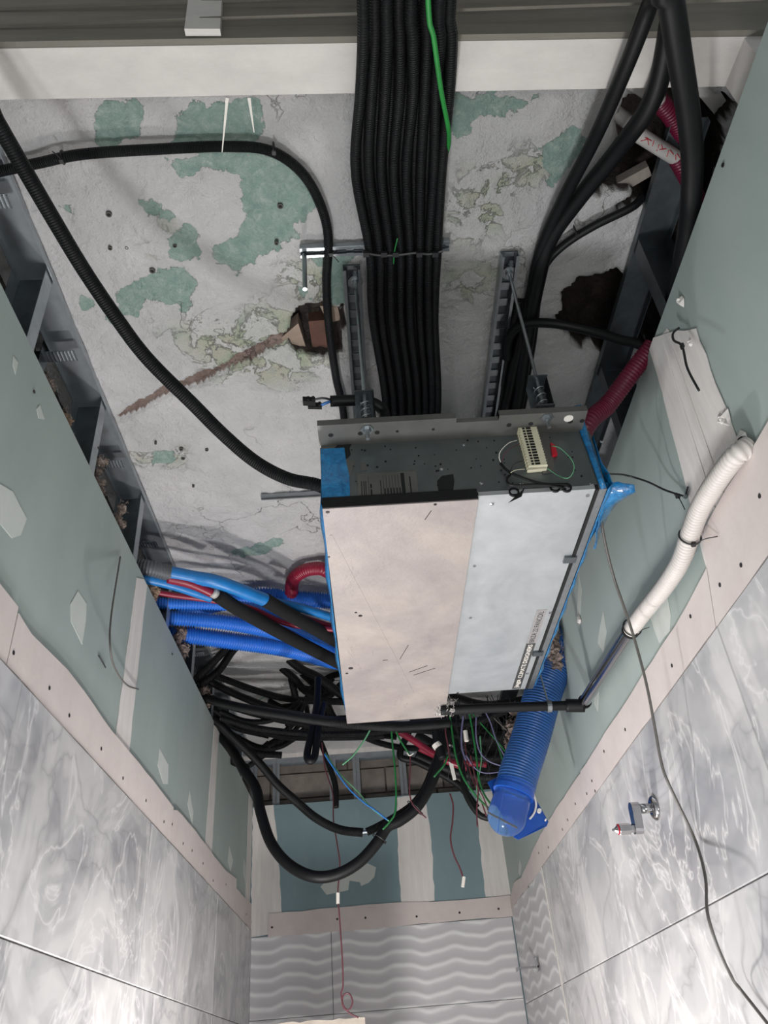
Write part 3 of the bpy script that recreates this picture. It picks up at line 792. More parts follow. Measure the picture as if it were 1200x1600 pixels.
# central bundle: front layer and rear layer
xs0 = [569, 587, 606, 626, 646, 668, 687, 706]
xs15 = [561, 579, 600, 622, 643, 664, 683, 701]
xs27 = [558, 578, 597, 617, 637, 657, 676, 690]
xs4 = [578, 594, 610, 626, 641, 656, 670, 683]
xs5 = [584, 597, 613, 628, 642, 656, 669, 679]
xs65 = [604, 616, 628, 641, 653, 664, 674, 683]
pos = ['leftmost', 'second from left', 'third from left', 'fourth from left', 'fifth from left', 'third from right', 'second from right', 'rightmost']
bundle = []
for i in range(8):
    z0 = 1.67 if i % 2 else 1.655
    j = R.uniform(-2.5, 2.5)
    pp = [('w', .06+.031*i, -.7, z0-.03), ('w', .075+.030*i, .1, z0-.01), (xs0[i]+j, -25, 'z', z0), (xs0[i]+j*.5, 60, 'z', z0+.005), (xs15[i]-j, 150, 'z', 1.715), (xs27[i]+j, 270, 'z', 1.80), (xs4[i], 396, 'z', 1.842),
          (xs5[i]+j*.5, 500, 'z', 1.845+(.008 if i % 2 else 0)), (xs65[i], 652, 'z', 1.845), ('w', .10+.026*i, 2.6, 1.84), ('w', .06+.03*i, 3.3, 1.80), ('w', -.05+.07*i, 3.75, 1.70)]
    bundle.append(cable('ribbed_conduit', pp, 18.5, 'black', 'black ribbed conduit of the central ceiling bundle, %s in its front layer' % pos[i], 'conduit', 'conduits of the central bundle', at=4))
for i in range(7):
    f = lambda A: (A[i]+A[i+1])/2
    pp = [('w', .075+.031*i, -.7, z0), ('w', .09+.030*i, .1, z0+.02), (f(xs0), -25, 'z', z0+.035), (f(xs15), 150, 'z', 1.745), (f(xs27), 270, 'z', 1.835), (f(xs4), 396, 'z', 1.875), (f(xs5), 500, 'z', 1.876), (f(xs65), 652, 'z', 1.876), ('w', .11+.026*i, 2.7, 1.87), ('w', .1+.03*i, 3.4, 1.84)]
    cable('ribbed_conduit', pp, 19, 'black', 'black ribbed conduit of the central ceiling bundle, %s in the layer against the slab' % ['first', 'second', 'third', 'fourth', 'fifth', 'sixth', 'seventh'][i], 'conduit', 'rear conduits of the central bundle', at=4)
mb = MB(); a = [P(x, y, 'z', 1.818) for x, y in [(566,392),(580,397),(600,399),(625,398),(650,395),(670,397),(692,392)]]
mb.tube(a, .004, 6)
for x in (572, 600, 618, 655, 680): mb.obox(P(x,397,'z',1.812), (.008,0,0), (0,.007,0), (0,0,.005))
mb.build('cable_tie', 'black_wire', bundle[3])
cable('green_cord', [(668,-20,'z',1.62),(678,60,'z',1.625),(689,140,'z',1.66),(701,205,'z',1.73),(699,235,'z',1.78),(690,250,'z',1.85)], 8, 'green_cord', 'bright green cord hanging down the right side of the black bundle', 'cord', at=2, back=True)
cable('green_cord', [(615,412,'z',1.822),(616,395,'z',1.815),(621,372,'z',1.81)], 2.4, 'green_wire', 'short dark green wire end tucked under the bundle tie', 'wire')

# long conduits on the left of the slab
c1 = cable('ribbed_conduit', [(-20,272,'z',1.868),(60,255,'z',1.868),(130,241,'z',1.868),(250,233,'z',1.870),(350,229,'z',1.872),(420,235,'z',1.874),(470,268,'z',1.874),(500,318,'z',1.874),(513,372,'z',1.872),(510,440,'z',1.870),(514,510,'z',1.868),(525,590,'z',1.865),(538,660,'z',1.862),('w',-.02,2.7,1.86)], 15, 'black',
    'dusty black conduit clipped along the left of the slab, bending down beside the bundle', 'conduit', at=8)
for x, y, tl in ((428,233,(0,-.01,-.01)), (98,246,(-.01,-.03,-.01)), (517,392,(.02,.02,-.01))):
    p = P(x, y, 'z', 1.872); tie(c1, p, (1,0,0) if x != 517 else (0,1,0), .0155, tail=tl)
for (x0, y0, x1, y1, l) in ((355,153,347,238,'white cable tie hanging across the left conduit, under the beam'), (389,153,397,207,'short white cable tie just right of the longer one, under the beam')):
    a, b = P(x0, y0, 'z', 1.80), P(x1, y1, 'z', 1.835); a2 = a+Vector((0,-.03,.07))
    d = (b-a).normalized(); sd = d.cross(Vector((0,0,1))).normalized()*.0035
    tag(MB().prism([a-sd, a+sd, b+sd*.3, b-sd*.3], (0,0,.0015)).build('white_tie', 'white_plastic', origin=a), l, 'cable tie')
thick = cable('ribbed_conduit', [('w',-.92,.25,1.64),('w',-.80,.40,1.63),(-40,130,'z',1.60),(-5,190,'z',1.58),(40,268,'z',1.56),(85,345,'z',1.53),(130,420,'z',1.50),(180,494,'z',1.46),(230,560,'z',1.42),(300,630,'z',1.36),(350,680,'z',1.32),(400,722,'z',1.27),(450,748,'z',1.23),(506,762,'z',1.20),('w',-.02,1.62,1.17)], 22, 'black',
    'thick black hose sagging diagonally from the upper left corner to the metal unit', 'hose', at=8, seg=14)

# right-hand group
cable('black_hose', [(1030,-40,'z',1.62),(1018,0,'z',1.64),(980,100,'z',1.68),(930,215,'z',1.76),(880,312,'z',1.82),(845,392,'z',1.85),(826,480,'z',1.855),(806,560,'z',1.855),(786,650,'z',1.855),('w',.50,2.8,1.85)], 23, 'rubber', 'black hose crossing the beam on the right, the upper left one of the pair', 'hose', 'hoses at the upper right', at=3, back=True)
cable('black_hose', [(1062,-60,'z',1.70),(1050,20,'z',1.70),(1022,150,'z',1.71),(965,235,'z',1.77),(903,312,'z',1.82),(858,378,'z',1.845),(838,450,'z',1.845),(820,550,'z',1.85),(803,655,'z',1.855),('w',.55,2.8,1.85)], 29, 'rubber', 'broad black hose crossing the beam on the right, the lower right one of the pair', 'hose', 'hoses at the upper right', at=3, back=True)
cable('black_hose', [(1040,-60,'z',1.56),(1048,0,'z',1.56),(1062,90,'z',1.57),(1076,180,'z',1.59),(1082,260,'z',1.61),(1077,340,'z',1.62),(1066,410,'z',1.62),(1054,470,'z',1.62),('w',.93,1.75,1.5)], 34, 'rubber', 'thickest black hose, hanging down in front of the right end of the beam', 'hose', 'hoses at the upper right', at=4, seg=14, back=True)
c2 = cable('thin_conduit', [(1005,308,'z',1.90),(985,325,'z',1.875),(930,352,'z',1.868),(885,380,'z',1.868),(855,410,'z',1.868),(838,450,'z',1.868),(828,500,'z',1.868)], 13, 'rubber', 'thin black conduit curving out of the upper right hole to join the hoses', 'conduit', at=3)
tie(c2, P(900,362,'z',1.868), (1,-.6,0), .016, tail=(-.02,-.04,-.01))
cable('thin_conduit', [(792,560,'z',1.85),(795,530,'z',1.84),(815,508,'z',1.83),(860,505,'z',1.80),(915,515,'z',1.76),(965,530,'z',1.70),(1012,548,'z',1.63),('w',.90,1.62,1.5)], 15, 'rubber', 'black conduit arching right across the broken hole to the green board edge', 'conduit', at=3)
for i, x in enumerate((776, 789, 801, 812)):
    cable('ribbed_conduit', [(x+35-i*3,470,'z',1.872),(x+20,530,'z',1.87),(x+10,590,'z',1.87),(x,650,'z',1.87),('w',.48+.03*i,2.9,1.86)], 13, 'black', 'black ribbed conduit between the right slotted rail and the spring hanger, %s' % ['leftmost','second from left','second from right','rightmost'][i], 'conduit', 'conduits under the right rail', at=2)
# red hoses upper right and by the unit
wp = cable('white_pipe', [(955,172,'z',1.93),(985,192,'z',1.925)], 23, 'white_pvc', 'short white pipe end poking out of the slab, behind the hose pair', 'pipe', at=0)
w1 = cable('white_pipe', [(990,205,'z',1.86),(1058,248,'z',1.87)], 24, 'white_pvc', 'white pipe marked with red handwriting in the upper right hole', 'pipe', at=0)
w2 = cable('white_pipe', [(975,120,'z',1.88),(1034,160,'z',1.88)], 22, 'white_pvc', 'white pipe end above the one with red writing, beside the beam', 'pipe', at=0)
cable('corrugated_hose', [(1056,246,'z',1.87),(1072,275,'z',1.87),(1090,310,'z',1.90)], 27, 'red_duct', 'dark red corrugated hose on the pipe with red writing', 'hose', 'red hoses at the upper right', at=0, rib=(.009,.12), seg=16)
cable('corrugated_hose', [(1030,158,'z',1.88),(1055,190,'z',1.89),(1085,250,'z',1.93)], 30, 'red_duct', 'dark red corrugated hose beside the beam, behind the thickest black hose', 'hose', 'red hoses at the upper right', at=0, rib=(.009,.12), seg=16)
# red handwriting strokes on the pipe
a, b = pts3([(990,205,'z',1.86),(1058,248,'z',1.87)]); d = (b-a); rad = 12*depth(a)/F
mb = MB(); vdir = Vector((-a.x, -a.y, -a.z)).normalized(); vdir = (vdir-d.normalized()*vdir.dot(d.normalized())).normalized(); sd = d.normalized().cross(vdir)
for t0_, s0_, t1_, s1_ in [(.14,-.5,.22,.1),(.2,.2,.3,-.4),(.16,.1,.3,.15),(.34,.35,.37,-.3),(.46,.3,.5,-.5),(.5,.4,.58,.0),(.52,-.2,.62,.3),(.68,.3,.72,-.4),(.7,.4,.8,.2),(.84,.3,.9,-.2),(.86,.45,.95,.25)]:
    mb.tube([a+d*t0_+(vdir*math.sqrt(max(0,1-s0_*s0_))+sd*-s0_)*rad*1.01, a+d*t1_+(vdir*math.sqrt(max(0,1-s1_*s1_))+sd*-s1_)*rad*1.01], .0012, 5)
mb.build('handwriting', 'redplastic', w1)
cable('corrugated_hose', [(1020,540,'x',.87),(985,585,'z',1.56),(950,632,'z',1.50),(915,668,'z',1.42),('w',.60,1.75,1.32)], 30, 'red_duct', 'dark red corrugated hose running from the right wall into the unit side', 'hose', at=2, rib=(.0095,.10), seg=18)
r1 = cable('curved_hose', [(455,930,'z',1.84),(458,906,'z',1.84),(475,892,'z',1.84),(500,888,'z',1.84),(530,890,'z',1.84),('w',0.05,2.5,1.84)], 22, 'crimson', 'dull red ribbed hose curving above the blue ducts, left of the unit', 'hose', rib=(.009,.08), at=3)

# blue ducts on the left
ducts = [([(265,943),(390,950),(480,985),(520,1003)], 19, 'topmost, under the red hose'), ([(275,966),(367,975),(453,993),(525,1018)], 25, 'middle one'), ([(285,992),(367,1002),(450,1014),(530,1034)], 28, 'lowest one'), ([(395,932),(440,934),(480,937),(525,940)], 27, 'highest one, right of the blue wrapped pipe')]
for i, (pp, w, l) in enumerate(ducts):
    zz = [1.70, 1.73, 1.73, 1.83][i]
    q = [(x, y, 'z', zz) for x, y in pp]
    s0 = P(*q[0]); e0 = P(*q[-1])
    q = ([('w', s0.x-.12, s0.y-.01, s0.z)] if i < 3 else [('w', s0.x-.35, s0.y+.1, s0.z)])+q+[('w', e0.x+.25, e0.y+.05, e0.z-.02), ('w', e0.x+.6, e0.y+.1, e0.z-.05)]
    cable('corrugated_duct', q, w, 'blue_duct', 'blue corrugated duct left of the unit, %s' % l, 'duct', 'blue ducts left of the unit', at=2, rib=(.0115,.26), seg=20)
g1 = cable('wrapped_pipe', [(255,893,'z',1.69),(300,902,'z',1.68),(345,911,'z',1.665),(420,940,'z',1.65)], 22, 'blue_wrap', 'thick pipe in blue wrap leaving a grey sleeve, topmost on the left', 'pipe', at=1, seg=16)
MB().tube(pts3([(205,884,'z',1.70),(235,888,'z',1.69),(266,896,'z',1.688)]), 13.5*depth(P(240,890,'z',1.69))/F, 16, rib=(.0105,.1)).build('sleeve', 'grey_sleeve', g1, sm=True)
MB().tube(pts3([(414,937,'z',1.65),(455,962,'z',1.64),(495,984,'z',1.635),(530,1004,'z',1.63)]), 11*depth(P(440,960,'z',1.64))/F, 14).build('insulation', 'rubber_matt', g1, sm=True)
cable('wrapped_pipe', [(222,903,'z',1.66),(270,914,'z',1.66),(330,934,'z',1.655)], 16, 'blue_wrap', 'slimmer blue wrapped pipe below the thick one, ending under the black foam', 'pipe', at=1, seg=14)
g2 = cable('wrapped_pipe', [(262,904,'z',1.668),(300,913,'z',1.655),(334,928,'z',1.64)], 15, 'crimson', 'red pipe entering a length of black foam insulation, left', 'pipe', at=1, seg=14)
MB().tube(pts3([(332,925,'z',1.64),(342,932,'z',1.635)]), 8*depth(P(340,930,'z',1.64))/F, 14).build('clear_cuff', 'white_pvc', g2, sm=True)
MB().tube(pts3([(340,930,'z',1.63),(365,947,'z',1.62),(410,973,'z',1.61),(460,1000,'z',1.60),(530,1036,'z',1.59)]), 11*depth(P(410,973,'z',1.6))/F, 14).build('insulation', 'rubber_matt', g2, sm=True)
cable('red_pipe', [(225,921,'z',1.67),(265,929,'z',1.67),(330,938,'z',1.67),(390,950,'z',1.67),(450,975,'z',1.66),(530,985,'z',1.64)], 9, 'crimson', 'thin red pipe just above the blue ducts on the left', 'pipe', at=2)
cable('blue_pipe', [(425,940,'z',1.70),(470,950,'z',1.70),(530,968,'z',1.69)], 14, 'blue_wrap', 'blue pipe stub vanishing behind the left edge of the unit', 'pipe', at=1)
cable('red_pipe', [(455,958,'z',1.68),(490,970,'z',1.68),(530,982,'z',1.67)], 9, 'crimson', 'red pipe stub between the two black foam lengths, at the unit', 'pipe', at=1)

# black tangle behind the unit; k = plane y
def tang(pts, w, label, m='black', y=3.9, ys=None, **kw):
    q = [(x, yy, 'y', (ys[i] if ys else y)) for i, (x, yy) in enumerate(pts)]
    return cable(kw.pop('name', 'ribbed_conduit'), q, w, m, label, 'conduit', 'tangled black conduits behind the unit', **kw)
tang([(300,1082),(331,1094),(383,1107),(446,1117),(498,1125),(546,1130),(620,1135),(700,1130)], 16, 'thick black conduit sweeping right under the far end of the unit', ys=[3.9,3.8,3.6,3.4,3.25,3.15,3.3,3.5])
tang([(330,1053),(394,1077),(450,1092),(519,1096),(600,1098)], 11, 'black conduit crossing the pale gap left of the unit, upper one', y=4.0)
tang([(310,1055),(362,1082),(425,1107),(470,1118)], 12, 'black conduit just below the pale gap left of the unit', y=3.9)
tang([(300,1068),(352,1015),(372,985)], 12, 'short black conduit slanting up behind the lowest blue duct, left one', y=3.75)
tang([(312,1070),(340,1050),(368,1012),(400,985)], 12, 'short black conduit slanting up behind the lowest blue duct, right one', y=3.8)
tang([(405,1010),(430,1035),(458,1059),(478,1080),(505,1089),(525,1078),(560,1040)], 12, 'black conduit forming a small upturned loop beside the unit edge', ys=[4.1]*7)
tang([(440,1020),(470,1045),(498,1059),(537,1088),(570,1110)], 14, 'black conduit running diagonally down to the lower left unit corner', y=4.0)
tang([(545,1050),(510,1060),(480,1090),(465,1120),(440,1150),(418,1165)], 10, 'black conduit slanting down left through the pale gap', y=4.15)
tang([(497,1060),(495,1100),(488,1140),(480,1178),(484,1189),(492,1180),(497,1140),(505,1100)], 12, 'black conduit hanging down in a tight hairpin below the others', m='rubber', ys=[3.6,3.55,3.5,3.45,3.43,3.45,3.5,3.6])
tang([(345,1122),(404,1138),(481,1146),(560,1146),(640,1140),(720,1150)], 10, 'black conduit lying just under the thick one, reaching under the unit', y=3.8)
tang([(345,1112),(380,1126),(415,1127),(445,1115),(470,1095)], 9, 'black conduit dipping below the thick one and rising again', y=3.95)
tang([(360,1146),(400,1166),(432,1168),(458,1155),(475,1140)], 9, 'lower black conduit arc above the studs of the back wall', y=4.2)
tang([(420,1160),(397,1180)], 8, 'short black conduit end above the left back stud', y=4.4)
tang([(448,1140),(430,1168),(405,1185),(390,1196)], 9, 'black conduit arc reaching down to the left back stud', y=4.3)
tang([(470,1130),(452,1150),(425,1172)], 8, 'inner black conduit arc beside the lower arc', y=4.35)
m12 = tang([(325,1118),(350,1138),(371,1158),(405,1192),(433,1225),(465,1254),(495,1279),(530,1296),(567,1301)], 13, 'glossy black conduit sagging to a cut end in front of the back wall', ys=[4.0,4.0,3.95,3.9,3.85,3.8,3.8,3.8,3.8], name='cut_conduit')
MB().tube(pts3([(566,1301,'y',3.8),(574,1300,'y',3.8)]), .010, 8).build('metal_end', 'zinc', m12)
tang([(573,1300),(590,1292),(620,1275),(645,1257),(662,1235),(675,1205),(690,1165),(700,1130)], 12, 'black conduit rising right from the cut end, doubled with the large loop', ys=[3.8]*8, name='cut_conduit')
big = tang([(345,1150),(362,1172),(380,1201),(400,1232),(407,1268),(423,1316),(450,1350),(487,1369),(524,1367),(560,1348),(588,1318),(605,1292),(625,1282),(652,1260),(673,1225),(685,1190),(700,1140)], 18, 'large black hose hanging in the lowest loop in front of the back wall', ys=[4.2,4.1,4.0,3.95,3.9,3.85,3.8]+[3.75]*10, at=9, name='looped_hose', m='rubber', seg=14)
tie(big, P(648,1262,'y',3.74), (.6,0,.6), .042); tie(big, P(592,1310,'y',3.74), (.5,0,.7), .034)
tang([(497,1150),(506,1172),(515,1198),(524,1228),(525,1262)], 9, 'straight black cable end hanging in front of the back studs', ys=[4.3]*5, name='hanging_cable', m='rubber')
tang([(545,1140),(585,1158),(620,1167),(660,1169),(700,1165)], 10, 'black conduit crossing above the back studs to the right', y=4.3)
tang([(640,1140),(625,1180),(650,1190),(690,1210),(720,1230),(745,1262)], 11, 'grey-black hose passing down right behind the wires', y=4.3, m='rubber')
tang([(676,1110),(680,1135),(684,1160),(692,1185)], 14, 'upright black cable with a white band, below the unit corner', y=3.6, m='rubber', name='banded_cable')
MB().tube(pts3([(681,1162,'y',3.595),(685,1168,'y',3.595)]), .0225, 10).build('white_band', 'white_plastic', bpy.data.objects['banded_cable'])
tang([(700,1120),(712,1160),(722,1200),(728,1240),(748,1272),(770,1280)], 10, 'grey-black hose curving down behind the white label tag', y=3.9, m='rubber')
tang([(560,1105),(600,1120),(660,1118),(730,1130),(790,1110)], 13, 'black conduit right behind the far edge of the unit', y=3.7)
tang([(650,1150),(700,1175),(760,1185),(830,1175)], 18, 'deep black hose at the far right of the tangle, upper', y=4.5, m='rubber')
tang([(650,1180),(710,1205),(770,1215),(830,1205)], 20, 'deep black hose at the far right of the tangle, lower', y=4.6, m='rubber')
tang([(690,1140),(740,1155),(790,1150),(850,1130)], 18, 'deep black hose above the far right of the tangle', y=4.4, m='rubber')
tang([(700,1090),(760,1105),(830,1095)], 20, 'deep black hose behind the black drain pipe', y=4.3, m='rubber')
cable('crimson_pipe', [(590,1128,'y',4.1),(632,1148,'y',4.1),(690,1185,'y',4.1),(730,1200,'y',4.1)], 11, 'crimson', 'crimson pipe slanting through the tangle under the unit', 'pipe')
cable('crimson_pipe', [(655,1170,'y',4.2),(700,1188,'y',4.2),(760,1195,'y',4.2)], 9, 'crimson', 'lower crimson pipe half hidden behind the wires', 'pipe')
for i, (a, b, w) in enumerate([((545,1060),(400,1035),10), ((560,1080),(440,1060),9), ((330,1105),(420,1150),9), ((375,1132),(520,1140),8), ((420,1095),(560,1145),9), ((350,1160),(390,1200),10), ((470,1075),(470,1150),8), ((515,1090),(480,1145),10)]):
    mid = ((a[0]+b[0])/2+R.uniform(-12,12), (a[1]+b[1])/2+8)
    tang([a, mid, b], w, 'short black conduit deep in the tangle left of the unit, %s one' % ['topmost','second highest','leftmost low','low flat','middle slanting','lowest left','upright','near the unit corner'][i], y=4.3+.05*i)

for i, (pp_, w_, l_) in enumerate([([(305,1075),(345,1098),(420,1120),(500,1135),(560,1135)],12,'just above the thick sweeping one'), ([(320,1100),(370,1130),(440,1150),(520,1152),(600,1150)],11,'lowest of the near-flat ones'), ([(330,1120),(360,1150),(395,1175),(440,1180)],11,'bending into the lower arc'), ([(455,1060),(462,1100),(450,1135)],11,'upright one left of the hairpin'), ([(470,1050),(500,1080),(520,1120),(540,1150)],12,'steep one beside the hairpin'), ([(520,1060),(495,1085),(470,1100),(440,1105)],10,'short curl near the unit corner'), ([(340,1095),(400,1115),(470,1125),(545,1122)],10,'thin one hugging the thick one from above'), ([(505,1110),(530,1130),(560,1142),(620,1150)],13,'one diving under the unit corner')]):
    tang(pp_, w_, 'extra conduit of the left tangle, '+l_, y=3.95+.06*i)
# thin wires
def wire(pts, w, m, label, y=3.5, name='wire'):
    return cable(name, [(a, b, 'y', y) for a, b in pts], w, m, label, 'wire', 'loose wires below the unit', seg=6)
wire([(582,1133),(570,1155),(552,1180),(535,1195)], 2.6, 'pale_green_wire', 'pale green wire ending beside the red socket on the back wall')
wire([(507,1178),(520,1198),(545,1232),(570,1255),(585,1265),(605,1281)], 2.6, 'blue_wire', 'blue wire slanting across the back wall to the conduit knot', y=3.7)
wire([(508,1176),(530,1208),(560,1238),(580,1262),(608,1283)], 2.2, 'pale_green_wire', 'pale green wire beside the blue one', y=3.71)
wire([(611,1130),(613,1160),(617,1200),(619,1240),(617,1270),(608,1285),(598,1296)], 3, 'green_wire', 'dark green wire dropping straight to the knot of the large loop', y=3.6)
wire([(615,1130),(622,1150),(634,1170),(640,1178)], 3, 'green_wire', 'green wire with a white frayed end under the unit', y=3.5)
tw = wire([(641,1180),(641,1200),(640,1235),(644,1255),(655,1268),(666,1278)], 2.2, 'red_wire', 'red and white wire hanging over the large loop', y=3.5)
MB().tube(pts3([(636,1176,'y',3.49),(640,1181,'y',3.49),(646,1177,'y',3.49)]), .003, 5).build('frayed_end', 'white_plastic', tw)
wire([(700,1180),(694,1195),(683,1208),(678,1214)], 3, 'green_wire', 'green wire end frayed white, right above the loop', y=3.6)
hw = wire([(703,1240),(708,1258),(707,1285),(704,1310),(709,1335),(718,1355),(724,1372)], 2.6, 'red_wire', 'twisted red-brown wire hanging at the right of the back board', y=3.9, name='twisted_wire')
MB().tube(pts3([(725,1370,'y',3.9),(723,1386,'y',3.9)]), .008, 8).build('white_sleeve', 'white_plastic', hw)
hl = wire([(503,1160),(508,1200),(520,1240),(521,1280),(527,1320),(531,1350),(528,1395),(531,1440),(535,1500),(536,1540),(533,1552),(537,1572),(545,1578),(551,1565),(545,1552),(536,1556),(536,1572),(548,1584),(560,1590)], 2.4, 'red_wire', 'long twisted brown wire hanging to a small loop at the bottom of the photo', y=3.9, name='twisted_wire')
MB().tube(pts3([(528,1395,'y',3.9),(528,1412,'y',3.9)]), .008, 8).build('white_sleeve', 'white_plastic', hl)
tg = empty('label_tag', P(706,1192,'y',3.45), 'white strip tag hanging among the wires right of the loop', 'tag')
MB().prism([P(701,1190,'y',3.45), P(708,1194,'y',3.45), P(713,1218,'y',3.45), P(708,1219,'y',3.45)], (0,.002,0)).build('strip', 'white_plastic', tg)
gl = [([(702,1112),(706,1140),(712,1180),(724,1215),(745,1245),(764,1263)], 3.2, 'green_wire', 'dark green wire, first of the set curving to the blue elbow'),
      ([(733,1112),(738,1140),(744,1180),(748,1215),(756,1240),(768,1258)], 3.2, 'green_wire', 'dark green wire, second of the set curving to the blue elbow'),
      ([(738,1115),(760,1140),(780,1162),(800,1188)], 2.4, 'green_wire', 'green wire slanting down right behind the blue duct'),
      ([(724,1118),(721,1145),(722,1170),(728,1188)], 3, 'purple_wire', 'violet wire bowing left below the drain pipe'),
      ([(744,1120),(744,1150),(750,1175),(765,1190),(795,1200)], 2.2, 'purple_wire', 'violet wire bowing right below the drain pipe'),
      ([(728,1180),(742,1200),(760,1208),(795,1204)], 2.0, 'purple_wire', 'thin violet wire curving low to the blue duct'),
      ([(756,1108),(766,1128),(775,1155),(790,1185)], 2.0, 'purple_wire', 'thin violet wire nearest the wool tuft'),
      ([(762,1112),(790,1140)], 2.0, 'grey_wire', 'thin grey wire stretched towards the wool tuft'),
      ([(727,1150),(728,1175),(736,1210),(746,1235),(760,1275)], 2.2, 'red_wire', 'red wire running down beside the green set'),
      ([(745,1215),(747,1240),(745,1265),(746,1292)], 2.4, 'red_wire', 'red wire end hanging left of the blue elbow'),
      ([(735,1180),(745,1225),(755,1245),(764,1270)], 2.0, 'red_wire', 'second red wire crossing the green set'),
      ([(700,1112),(696,1140),(700,1165),(704,1195)], 2.4, 'red_wire', 'red wire left of the white tag'),
      ([(770,1140),(780,1170),(786,1190)], 2.0, 'green_wire', 'short green wire beside the wool tuft'),
      ([(712,1118),(716,1150),(730,1200),(738,1238)], 2.2, 'black_wire', 'black wire between the green set wires'),
      ([(750,1150),(752,1190),(745,1230),(752,1250)], 2.2, 'pale_green_wire', 'pale green wire crossing the green set'),
      ([(690,1120),(665,1125),(640,1135)], 2.0, 'black_wire', 'black wire hugging the unit corner')]
for p_, w_, m_, l_ in gl: wire(p_, w_, m_, l_, y=3.45+R.uniform(0, .25))
MB().tube(pts3([(727,1142,'y',3.44),(729,1158,'y',3.44)]), .010, 8).build('white_sleeve', 'white_plastic', bpy.data.objects['label_tag'])
for i, (pp_, w_) in enumerate([([(640,1128),(720,1135),(800,1140),(850,1120)],22), ([(700,1150),(760,1165),(830,1150)],24), ([(690,1195),(740,1205),(800,1190),(850,1160)],24), ([(720,1080),(790,1120),(850,1150)],22), ([(700,1100),(730,1160),(790,1215)],18), ([(770,1090),(760,1150),(800,1200)],20), ([(660,1160),(720,1185),(780,1230)],16)]):  # added hoses that blacken the gap behind the wires
    tang(pp_, w_, 'added black hose darkening the gap behind the green wires, %s' % ['uppermost','second from top','lowest flat one','slanting down right','slanting down in the middle','upright one','slanting to the blue elbow'][i], y=4.75+.04*i, m='rubber_matt')
o = MB()
for i in range(40):
    x = R.uniform(700, 815); y = R.uniform(1085, 1125); yy = R.uniform(3.7, 4.4)
    a = P(x, y, 'y', yy); dx = R.uniform(-.2,.2)
    o.tube([a, a+Vector((dx*.2, 0, -.10)), a+Vector((dx*.5, R.uniform(-.05,.05), -.2)), a+Vector((dx+R.uniform(-.05,.05), 0, -R.uniform(.24,.42)))], .0022, 5, step=.02)
tag(o.build('wire_thicket', 'black_wire', sm=True), 'dense thicket of thin dark wires behind the black drain pipe', 'wires', kind='stuff')
o = MB()
for i in range(7):
    x = R.uniform(380, 520); y = R.uniform(1075, 1150); yy = R.uniform(4.2, 4.8); a = P(x, y, 'y', yy)
    o.tube([a, a+Vector((R.uniform(-.15,.15), 0, R.uniform(-.08,.05))), a+Vector((R.uniform(-.3,.3), 0, R.uniform(-.15,.08)))], .0028, 5, step=.03)
tag(o.build('wire_thicket', 'pale_green_wire'), 'sparse pale green wires inside the black tangle left of the unit', 'wires', kind='stuff')

# ------------------------------------------------------------------ slotted rails on the slab
def rail(name, a, b, w, h, label, slots, m='zinc'):
    """channel from a to b (points on the slab), open upwards, with slots through its bottom"""
    a, b = Vector(a), Vector(b); t = (b-a); L = t.length; t.normalize(); s = t.cross(Vector((0,0,1))).normalized()
    root = empty(name, a, label, 'slotted rail')
    mb = MB(); z = Vector((0,0,1))
    for q in (-1, 1):
        mb.obox(a+t*L/2+s*q*w/2-z*h/2, t*L/2, s*.0012, z*h/2)
        mb.obox(a+t*L/2+s*q*(w/2-.004)-z*h, t*L/2, s*.004, z*.0015)
    mb.build('side_rails', m, root)
    mb = MB(); mb.obox(a+t*L/2-z*.003, t*L/2, s*w/2, z*.001)
    mb.build('back_plate', 'zincdark', root)
    mb = MB(); n = slots; bw = w/2-.008
    for i in range(n+1):
        c = a+t*(L*i/n); hl = L/n*.22
        mb.obox(c+t*(hl if i == 0 else -hl if i == n else 0)*.5-z*.008, t*(hl if 0 < i < n else hl*.5), s*bw, z*.001)
    for q in (-1, 1): mb.obox(a+t*L/2+s*q*(w/2-.007)-z*.008, t*L/2, s*.003, z*.001)
    mb.build('slotted_web', m, root)
    return root
ra = rail('slotted_rail', (.036,1.405,1.89), (.052,2.45,1.89), .050, .030, 'vertical slotted steel rail on the slab left of the central bundle', 18)
rb = rail('slotted_rail', (.488,1.385,1.89), (.505,2.45,1.89), .050, .030, 'vertical slotted steel rail on the slab right of the central bundle', 18)
rc = rail('slotted_rail', (-.105,1.345,1.885), (.312,1.345,1.885), .030, .018, 'short slotted rail crossing behind the bundle, with a hanging bolt', 9)
MB().tube([(-.094,1.352,1.87),(-.094,1.352,1.72)], .0065, 8).build('bolt', 'zinc', rc)
rd = rail('slotted_rail', tuple(P(408,775,'z',1.89)), tuple(P(560,766,'z',1.89)), .022, .012, 'slim slotted rail on the slab behind the left edge of the unit', 8)
MB().tube(pts3([(690,382,'z',1.868),(690,372,'z',1.868)]), .006, 8).build('screw', 'zincdark', rc)

# ------------------------------------------------------------------ the fan coil unit
ZT, ZB = 1.30, 1.115
x0, x1, xm = -.072, .612, .305
yn, yf, yf2 = 1.505, 2.70, 2.875
unit = empty('fan_coil_unit', (.27, 2.1, ZB), 'galvanised metal fan coil unit hung under the slab on threaded rods', 'fan coil unit')
MB().box((x0,yn,ZB+.012),(x1,yf,ZT)).build('casing', 'face', unit)
MB().box((x0,yf,ZB+.012),(xm-.01,yf2,ZT-.03)).build('outlet_box', 'face', unit)
